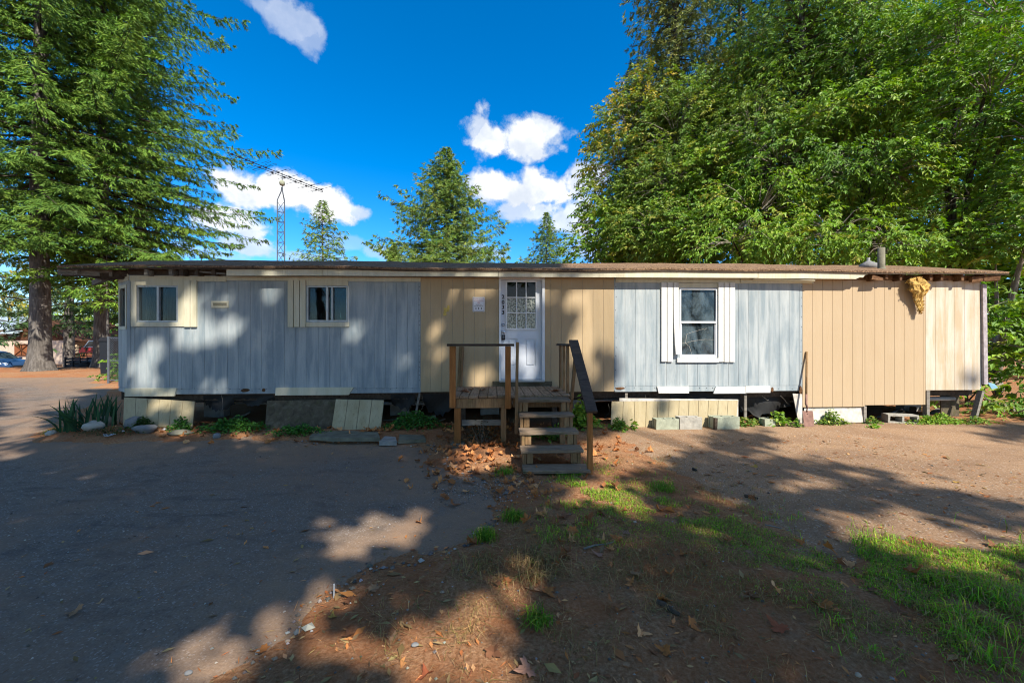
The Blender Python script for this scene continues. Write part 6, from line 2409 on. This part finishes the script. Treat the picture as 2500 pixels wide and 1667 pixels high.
# ------------------------------------------------------------------ antenna mast behind the house
mast_p = at(689, 833, 18)
gz = float(g_base(mast_p.x, mast_p.y))
mast = empty("antenna_mast", (mast_p.x, mast_p.y, gz))
tag(mast, "galvanised lattice mast carrying a long television antenna behind the house", "antenna")
Rm = .19
ht = at(689, 490, 18).z - gz
legs = [(Rm * math.cos(t), Rm * math.sin(t)) for t in (math.radians(90), math.radians(210), math.radians(330))]
ht2 = at(689, 458, 18).z - gz
for lx, ly in legs:
    MB().tube([(lx, ly, 0), (lx, ly, ht), (lx * .2, ly * .2, ht + .42), (lx * .15, ly * .15, ht + .6)], .026, 6).build("leg", M["metal_galv"], mast)
m = MB()
z, k = .3, 0
while z < ht - .1:
    for i in range(3):
        a, b = legs[i], legs[(i + 1) % 3]
        m.tube([(a[0], a[1], z), (b[0], b[1], z)], .013, 4)
        if k % 1 == 0 and z + .46 < ht:
            m.tube([(a[0], a[1], z), (b[0], b[1], z + .46)], .012, 4)
    z += .46
    k += 1
m.build("lattice_braces", M["metal_galv"], mast)
bz = at(689, 425, 18).z - gz
MB().tube([(0, 0, ht + .45), (0, 0, bz + .05)], .022, 8).build("mast_tube", M["metal_galv"], mast)
MB().lathe([(.03, -.13), (.10, -.10), (.12, .0), (.10, .07), (.04, .13)], (0, 0, bz - .40), 12).build("rotator", M["block_green"], mast, True)
pl, pr = at(560, 383, 15.9), at(792, 474, 19.9)
bl_, br_ = Vector((pl.x - mast_p.x, pl.y - mast_p.y, bz)), Vector((pr.x - mast_p.x, pr.y - mast_p.y, bz))
# centre the boom over the mast
cen = bl_.lerp(br_, .52)
bl_ -= Vector((cen.x, cen.y, 0))
br_ -= Vector((cen.x, cen.y, 0))
MB().tube([bl_, br_], .016, 6).build("boom", M["metal_dark"], mast)
MB().tube([bl_.lerp(br_, .24) - Vector((0, 0, .10)), br_ - Vector((0, 0, .10))], .013, 6).build("boom", M["metal_dark"], mast)
MB().tube([br_, br_ - Vector((0, 0, .10))], .014, 6).build("boom_end", M["metal_dark"], mast)
dirb = (br_ - bl_).normalized()
pe = Vector((dirb.y, -dirb.x, 0)).normalized()
g = np.random.default_rng(6)
for i, f in enumerate(np.linspace(.04, .98, 16)):
    c = bl_.lerp(br_, f)
    L = .30 + .38 * f + .10 * math.sin(i * 2.1)
    c = c - Vector((0, 0, .0 if i % 2 else .10 * (f > .24)))
    tilt = Vector((0, 0, g.normal() * .03))
    MB().tube([c - pe * L, c + pe * L + tilt], .009, 4).build("element", M["metal_dark"], mast)
    MB().box(c.x - .03, c.x + .03, c.y - .03, c.y + .03, c.z - .035, c.z + .035).build("insulator", M["metal_dark"], mast)
for f in (.27, .33, .47):
    c = bl_.lerp(br_, f)
    for s in (-1, 1):
        MB().tube([c + pe * (s * .25), c + pe * (s * .75), c + pe * (s * .75) + dirb * .10, c + pe * (s * .35) + dirb * .10], .0065, 4).build("loop_element", M["metal_dark"], mast)

# loose fibres on the torn insulation
g = np.random.default_rng(12)
ins = [o for o in home.children if o.name.startswith("hanging_insulation")][0]
cv = np.array([v.co[:] for v in ins.data.vertices])
n = 700
k = g.integers(len(cv), size=n)
P = cv[k] + g.normal(size=(n, 3)) * .006
dr = unit(g.normal(size=(n, 3)) + [0, -.4, -.5])
L = g.uniform(.012, .04, n)
V, T = leaf_arrays(P, dr, unit(g.normal(size=(n, 3)) + [0, -.8, .3]), L, L * .45, .3, .1)
link("loose_fibres", np_mesh("loose_fibres", V, tris=T, tint=tint_leaves(g, pick(g, [(.50, .31, .09, 4), (.62, .46, .2, 3), (.34, .19, .05, 3), (.72, .62, .42, 1)], n), n)), M["dry_leaf"], ins)["kind"] = "stuff"

# ------------------------------------------------------------------ across the road, far left
simple("car_blue", (.03, .075, .17), .25, .05, 2, .6, .3)
simple("tyre", (.018, .018, .018), .85, .1)
simple("lamp_clear", (.6, .6, .58), .15, .05, 5, .6)
simple("lamp_amber", (.6, .22, .04), .2, .05, 5, .6)
simple("barn_brown", (.085, .038, .02), .85, .3, 6, .15)
simple("barn_beige", (.50, .40, .31), .8, .12, 4, .2)
simple("barn_door", (.21, .075, .03), .8, .25, 6, .2)
simple("roof_metal", (.42, .50, .54), .45, .1, 2, .4, .3)
simple("house_green", (.20, .50, .24), .7, .1, 3, .2)
simple("roof_grey", (.36, .38, .42), .7, .12, 3, .2)
simple("lumber", (.55, .42, .27), .85, .2, 5, .15)
simple("lumber_red", (.26, .11, .055), .85, .25, 5, .15)
simple("paint_red", (.50, .015, .02), .35, .08, 3, .5)
simple("bin_black", (.012, .013, .016), .45, .15, 3, .4)

# parked car: sections from nose to tail, the nose toward +x
cp = at(66, 900, 27)
cz = float(g_base(cp.x - 2, 27.0))
car = empty("parked_car", (cp.x - 2.3, 27.0, cz), math.radians(-6))
tag(car, "blue estate car parked behind the massive fir", "car")
ST = [(2.28, .42, .70, .70, .55, .45), (2.18, .26, .82, .82, .78, .70), (1.9, .22, .92, .93, .86, .78), (1.3, .22, 1.0, 1.03, .89, .80), (.95, .22, 1.04, 1.10, .89, .72), (.35, .22, 1.06, 1.50, .89, .64),
      (0, .22, 1.06, 1.60, .89, .63), (-.9, .22, 1.07, 1.64, .89, .63), (-1.7, .24, 1.08, 1.60, .88, .62), (-2.05, .28, 1.08, 1.42, .87, .62), (-2.28, .36, 1.05, 1.12, .80, .66)]
vs, fs = [], []
for (x, zb, zt, zr, w, wr) in ST:
    half = [(0, zb), (w * .9, zb), (w, zb + .2), (w, zt - .12), (w * .97, zt), (wr, zr - .03), (wr * .8, zr), (0, zr + .015)]
    ring = [(x, -y, z) for y, z in half] + [(x, y, z) for y, z in half[::-1][1:-1]]
    vs += ring
n = 14
for i in range(len(ST) - 1):
    for k in range(n):
        fs.append((i * n + k, i * n + (k + 1) % n, (i + 1) * n + (k + 1) % n, (i + 1) * n + k))
fs.append(tuple(range(n)))
fs.append(tuple(range((len(ST) - 1) * n, len(ST) * n)))
MB().add(vs, fs).build("body", M["car_blue"], car, True)
for s in (-1, 1):
    for (p, nm) in (([(.28, .885, 1.09), (-.35, .885, 1.10), (-.35, .665, 1.53), (.02, .675, 1.53)], "side_window"), ([(-.45, .885, 1.10), (-1.25, .885, 1.11), (-1.25, .665, 1.56), (-.45, .665, 1.55)], "side_window"),
                    ([(-1.35, .88, 1.11), (-1.9, .87, 1.12), (-1.75, .67, 1.52), (-1.35, .67, 1.55)], "side_window")):
        MB().quad3(*[(a, s * b, c) for a, b, c in p], .012, (0, s, .4)).build(nm, M["glass_sky"], car)
    for wx in (1.42, -1.40):
        T_ = Matrix.Translation((wx, s * .80, .34)) @ Matrix.Rotation(math.pi / 2, 4, 'X')
        wh = MB(T_).lathe([(.20, -.11), (.32, -.11), (.34, -.08), (.34, .08), (.32, .11), (.20, .11)], n=24).build("wheel", M["tyre"], car, True)
        rm = MB(T_)
        rm.lathe([(.215, -.115), (.215, .115), (.19, .118), (.19, -.118)], n=24)
        for k in range(5):
            a = 2 * math.pi * k / 5
            rm.beam((0, 0, -s * .10), (.2 * math.cos(a), .2 * math.sin(a), -s * .10), .05, .03, (0, 0, 1))
        rm.build("rim", M["chrome"], wh)
    hl = MB().quad3((2.22, s * .62, .74), (1.90, s * .87, .78), (1.80, s * .87, .92), (2.12, s * .66, .84), .03, (1, s * .6, .3)).build("headlight", M["lamp_clear"], car)
    MB().quad3((1.90, s * .875, .78), (1.78, s * .892, .80), (1.72, s * .885, .91), (1.80, s * .875, .92), .03, (.3, s, .2)).build("indicator", M["lamp_amber"], hl)
    MB().box(.55, .72, s * .92, s * 1.05, 1.05, 1.17, .02).build("mirror", M["car_blue"], car)
    MB().box(.32, .36, s * .90, s * .905, .4, 1.04).build("door_gap", M["bin_black"], car)
MB().quad3((.93, -.70, 1.115), (.93, .70, 1.115), (.36, .60, 1.50), (.36, -.60, 1.50), .012, (1, 0, 1)).build("windscreen", M["glass_sky"], car)
MB().box(2.275, 2.295, -.45, .45, .48, .66).build("grille", M["bin_black"], car)

# garage with gable front
Yb = 40.0
bxl, bxr, bxp = at(-14, 833, Yb).x, at(182, 833, Yb).x, at(84, 833, Yb).x
gz0 = float(g_base(bxp, Yb)) - .1
gar = empty("garage", (bxp, Yb, gz0))
tag(gar, "brown gabled garage with beige wall behind the massive fir and the blue car", "garage")
L, R_ = bxl - bxp, bxr - bxp
ze = at(0, 830, Yb).z - gz0
zp = at(0, 777, Yb).z - gz0
wl_, wr_ = at(-6, 833, Yb).x - bxp, at(154, 833, Yb).x - bxp
MB().box(wl_, wr_, 0, 7, 0, ze).build("wall", M["barn_beige"], gar)
nb = 26
for i in range(nb):
    a, b = L + (R_ - L) * i / nb + .01, L + (R_ - L) * (i + 1) / nb - .01
    hgt = lambda x: (zp - ze) * (1 - abs(x) / (R_ if x > 0 else -L)) - .05
    if min(hgt(a), hgt(b)) < .05:
        continue
    MB().prism([(a, ze + .02), (b, ze + .02), (b, ze + hgt(b)), (a, ze + hgt(a))], 'y', -.06, .1).build("gable_board", M["barn_brown"], gar)
for s, e in ((1, R_), (-1, L)):
    MB().prism([(0, zp), (e * 1.05, ze - .05), (e * 1.05, ze - .20), (0, zp - .15)], 'y', -.5, 7.5).build("roof", M["roof_metal"] if s < 0 else M["barn_brown"], gar)
d0, d1 = at(37, 833, Yb).x - bxp, at(74, 833, Yb).x - bxp
dz0, dz1 = at(0, 868, Yb).z - gz0, at(0, 839, Yb).z - gz0
gd = MB().box(d0, d1, -.06, -.01, dz0, dz1).build("door", M["barn_door"], gar)
for p, q in (((d0, dz0), (d1, dz1)), ((d0, dz1), (d1, dz0)), ((d0, dz0 + .06), (d1, dz0 + .06)), ((d0, dz1 - .06), (d1, dz1 - .06)), (((d0 + d1) / 2, dz0), ((d0 + d1) / 2, dz1))):
    MB().beam((p[0], -.08, p[1]), (q[0], -.08, q[1]), .03, .12, (0, 1, 0)).build("door_brace", M["barn_brown"], gd)
a, b = at(19, 833, Yb).x - bxp, at(50, 833, Yb).x - bxp
c, d = at(0, 822, Yb).z - gz0, at(0, 811, Yb).z - gz0
gw = MB().box(a, b, -.09, -.065, c, d).build("window", M["glass_dark"], gar)
MB().quad3((a - .2, -.07, d + .15), (b + .4, -.07, d + .15), (b + .4, -.6, d - .15), (a - .2, -.6, d - .15), .05, (0, 0, 1)).build("awning", M["roof_metal"], gw)
# neighbouring buildings
Yh = 58.0
hx = at(-40, 833, Yh).x
o = empty("shed", (hx, Yh, gz0))
tag(o, "low building with pale metal roof behind the garage at the left edge", "building")
MB().box(-6, 8, 0, 6, 0, at(0, 800, Yh).z - gz0).build("wall", M["barn_beige"], o)
MB().prism([(-.8, at(0, 805, Yh).z - gz0), (3, at(0, 770, Yh).z - gz0), (6.8, at(0, 805, Yh).z - gz0)], 'x', -6.5, 8.5).build("roof", M["roof_metal"], o)
Yh = 62.0
o = empty("green_house", (at(232, 833, Yh).x, Yh, gz0))
tag(o, "mint green gabled house far across the road beside the slimmer fir trunk", "house")
zt_, zw = at(0, 789, Yh).z - gz0, at(0, 815, Yh).z - gz0
MB().prism([(-1.8, 0), (1.8, 0), (1.8, zw), (0, zt_), (-1.8, zw)], 'y', 0, 7).build("wall", M["house_green"], o)
for s in (-1, 1):
    MB().prism([(0, zt_ + .12), (s * 2.1, zw - .1), (s * 2.1, zw - .25), (0, zt_ - .02)], 'y', -.3, 7.3).build("roof", M["roof_grey"], o)
MB().box(-4.8, 2, -2.4, -.1, zw - .85, zw - .7).build("porch_roof", M["roof_metal"], o)
for x in (-4.6, -2.6, -.6, 1.6):
    MB().box(x, x + .15, -2.3, -2.15, 0, zw - .85).build("porch_post", M["foam_white"], o)
MB().box(-.6, .4, -.03, .0, 1.2, 2.2).build("window", M["glass_dark"], o)
Yh = 50.0
o = empty("grey_house", (at(300, 833, Yh).x, Yh, gz0))
tag(o, "house with grey roof just left of the mobile home corner", "house")
zt_, zw = at(0, 787, Yh).z - gz0, at(0, 827, Yh).z - gz0
MB().box(-1.5, 7, 0, 6, 0, zw).build("wall", M["foam_white"], o)
MB().prism([(-.5, zw), (3, zt_), (6.5, zw)], 'x', -1.8, 7.3).build("roof", M["roof_grey"], o)
MB().tube([(0, 2.2, zw + .5), (0, 2.2, zt_ + .4)], .08, 8).build("chimney", M["metal_galv"], o)
# stacked boards and board fence
Yf = 36.0
fz = float(g_base(at(200, 833, Yf).x, Yf))
o = empty("board_fence", (at(170, 833, Yf).x, Yf, fz))
tag(o, "pale board fence between the garage and the slimmer fir", "fence")
for k in range(4):
    z = at(0, 872, Yf).z - fz + k * .32
    MB().box(at(153, 833, Yf).x - o.location.x, at(189, 833, Yf).x - o.location.x, -.03, .0, z, z + .19).build("rail_board", M["lumber"], o)
for px in (154, 171, 188):
    x = at(px, 833, Yf).x - o.location.x
    MB().box(x - .06, x + .06, .001, .1, 0, 1.9).build("post", M["lumber"], o)
o = empty("lumber_stack", (at(207, 833, 34).x, 34, float(g_base(at(207, 833, 34).x, 34))))
tag(o, "stack of reddish boards under the red truck, behind the trailer", "lumber stack")
for k in range(3):
    for q in range(2):
        MB().box(-1.1, .9 - .1 * k, q * .32, q * .32 + .28, .55 + k * .28, .55 + k * .28 + .2).build("board", M["lumber_red"], o)
for x in (-.9, .7):
    MB().box(x, x + .12, 0, .6, 0, .55).build("bearer", M["lumber"], o)
# red truck, only its side is seen past the trunks
o = empty("red_truck", (at(214, 833, 38).x, 38, fz))
tag(o, "red pickup truck parked beyond the lumber stack", "truck")
zb = at(0, 856, 38).z - fz
MB().prism([(-1.0, zb - .5), (2.4, zb - .5), (2.4, zb + .35), (-.9, zb + .35), (-1.05, zb + .1)], 'y', 0, 1.7).build("body", M["paint_red"], o)
MB().prism([(-.5, zb + .35), (2.0, zb + .35), (1.7, zb + 1.0), (0, zb + 1.0)], 'y', .1, 1.6).build("cab", M["roof_metal"], o)
MB().prism([(-.3, zb + .42), (.7, zb + .42), (.7, zb + .9), (.05, zb + .9)], 'y', .06, .1).build("window", M["glass_sky"], o)
for x in (-.4, 1.7):
    MB(Matrix.Translation((x, .1, zb - .55)) @ Matrix.Rotation(math.pi / 2, 4, 'X')).lathe([(.2, -.1), (.34, -.1), (.36, 0), (.34, .1), (.2, .1)], n=18).build("wheel", M["tyre"], o, True)
# dark utility trailer
Yt = 24.0
tx0, tx1 = at(163, 833, Yt).x, at(232, 833, Yt).x
tz = float(g_base((tx0 + tx1) / 2, Yt))
o = empty("utility_trailer", ((tx0 + tx1) / 2, Yt, tz), math.radians(4))
tag(o, "dark utility trailer with slatted sides parked between the two fir trunks", "trailer")
W = (tx1 - tx0) / 2
for k in range(3):
    MB().box(-W, W, -.03, 0, .28 + k * .2, .40 + k * .2).build("side_slat", M["metal_dark"], o)
    MB().box(-W, W, 1.3, 1.33, .28 + k * .2, .40 + k * .2).build("side_slat", M["metal_dark"], o)
MB().box(-W, W, 0.005, 1.295, .22, .29).build("bed", M["metal_dark"], o)
for x in np.linspace(-W, W - .06, 5):
    MB().box(x, x + .06, -.08, -.032, .22, .86).build("stake", M["metal_dark"], o)
MB(Matrix.Translation((.35, -.14, .28)) @ Matrix.Rotation(math.pi / 2, 4, 'X')).lathe([(.15, -.08), (.27, -.08), (.28, 0), (.27, .08), (.15, .08)], n=18).build("wheel", M["tyre"], o, True)
MB().box(-W + .1, W - .3, .1, 1.2, .291, .62).jitter(.03).build("tarp_load", M["bin_black"], o)

# chain-link gate by the house corner, bin behind it
Yc = 14.5
gx0, gx1 = at(265, 833, Yc).x, at(318, 833, Yc).x
gz1 = float(g_base(gx0, Yc))
ztop, zmid = at(0, 824, Yc).z - gz1, at(0, 880, Yc).z - gz1
o = empty("chain_link_gate", (gx0, Yc, gz1))
tag(o, "chain-link gate with galvanised posts behind the house corner", "gate")
W = gx1 - gx0
for x in (0, W):
    MB().tube([(x, 0, -.1), (x, 0, ztop + .04)], .035, 8).build("post", M["metal_galv"], o)
for z in (.12, zmid, ztop):
    MB().tube([(0.036, 0, z), (W - .036, 0, z)], .02, 6).build("rail", M["metal_galv"], o)
m = MB()
k = -ztop
while k < W:
    for s in (1, -1):
        p0, p1 = (k, .12), (k + ztop - .12, ztop)
        xa, xb = max(0, p0[0]), min(W, p1[0])
        if xb > xa:
            za, zb_ = .12 + (xa - p0[0]), .12 + (xb - p0[0])
            if s < 0:
                m.tube([(W - xa, 0, za), (W - xb, 0, zb_)], .0035, 3)
            else:
                m.tube([(xa, .006, za), (xb, .006, zb_)], .0035, 3)
    k += .085
m.build("wire_mesh", M["metal_galv"], o)
o = empty("trash_bin", (at(278, 833, 16.5).x, 16.5, float(g_base(at(278, 833, 16.5).x, 16.5))))
tag(o, "black wheeled bin with dark lid behind the chain-link gate", "bin")
hb = at(0, 826, 16.5).z - o.location.z
MB().prism([(-.24, .08), (.24, .08), (.30, hb - .1), (-.30, hb - .1)], 'y', -.3, .3).build("body", M["bin_black"], o)
MB().prism([(-.32, hb - .1), (.32, hb - .1), (.2, hb + .06), (-.2, hb + .06)], 'y', -.34, .34).build("lid", M["metal_dark"], o)
for s in (-1, 1):
    MB(Matrix.Translation((s * .22, .28, .12)) @ Matrix.Rotation(math.pi / 2, 4, 'Y')).lathe([(.03, -.03), (.12, -.03), (.12, .03), (.03, .03)], n=14).build("wheel", M["tyre"], o)
broadleaf("shrub", "ivy covered shrub growing behind the chain-link gate", (at(285, 833, 15.2).x, 15.2, .1), [(tuple(at(284, 905, 15.3)), (.45, .3, .55), GREEN), (tuple(at(300, 890, 15.6)), (.5, .3, .6), GREEN)],
          900, .10, .07, GREEN, 90, trunk_r=.02, group="bushes across the road")["category"] = "shrub"
# fir bough hanging low beside the corner
conifer("fir_tree", "young fir with bright low boughs beside the house corner", base_at(262, 890, 17.5), 5.2, 1.5, 91, h0=3.0, trunk_r=.06, whorl=.3, per=6, spray=.2, dens=.8, palette=LIME[:3] + FIR, group="firs across the road", nl=9, droop=.3)
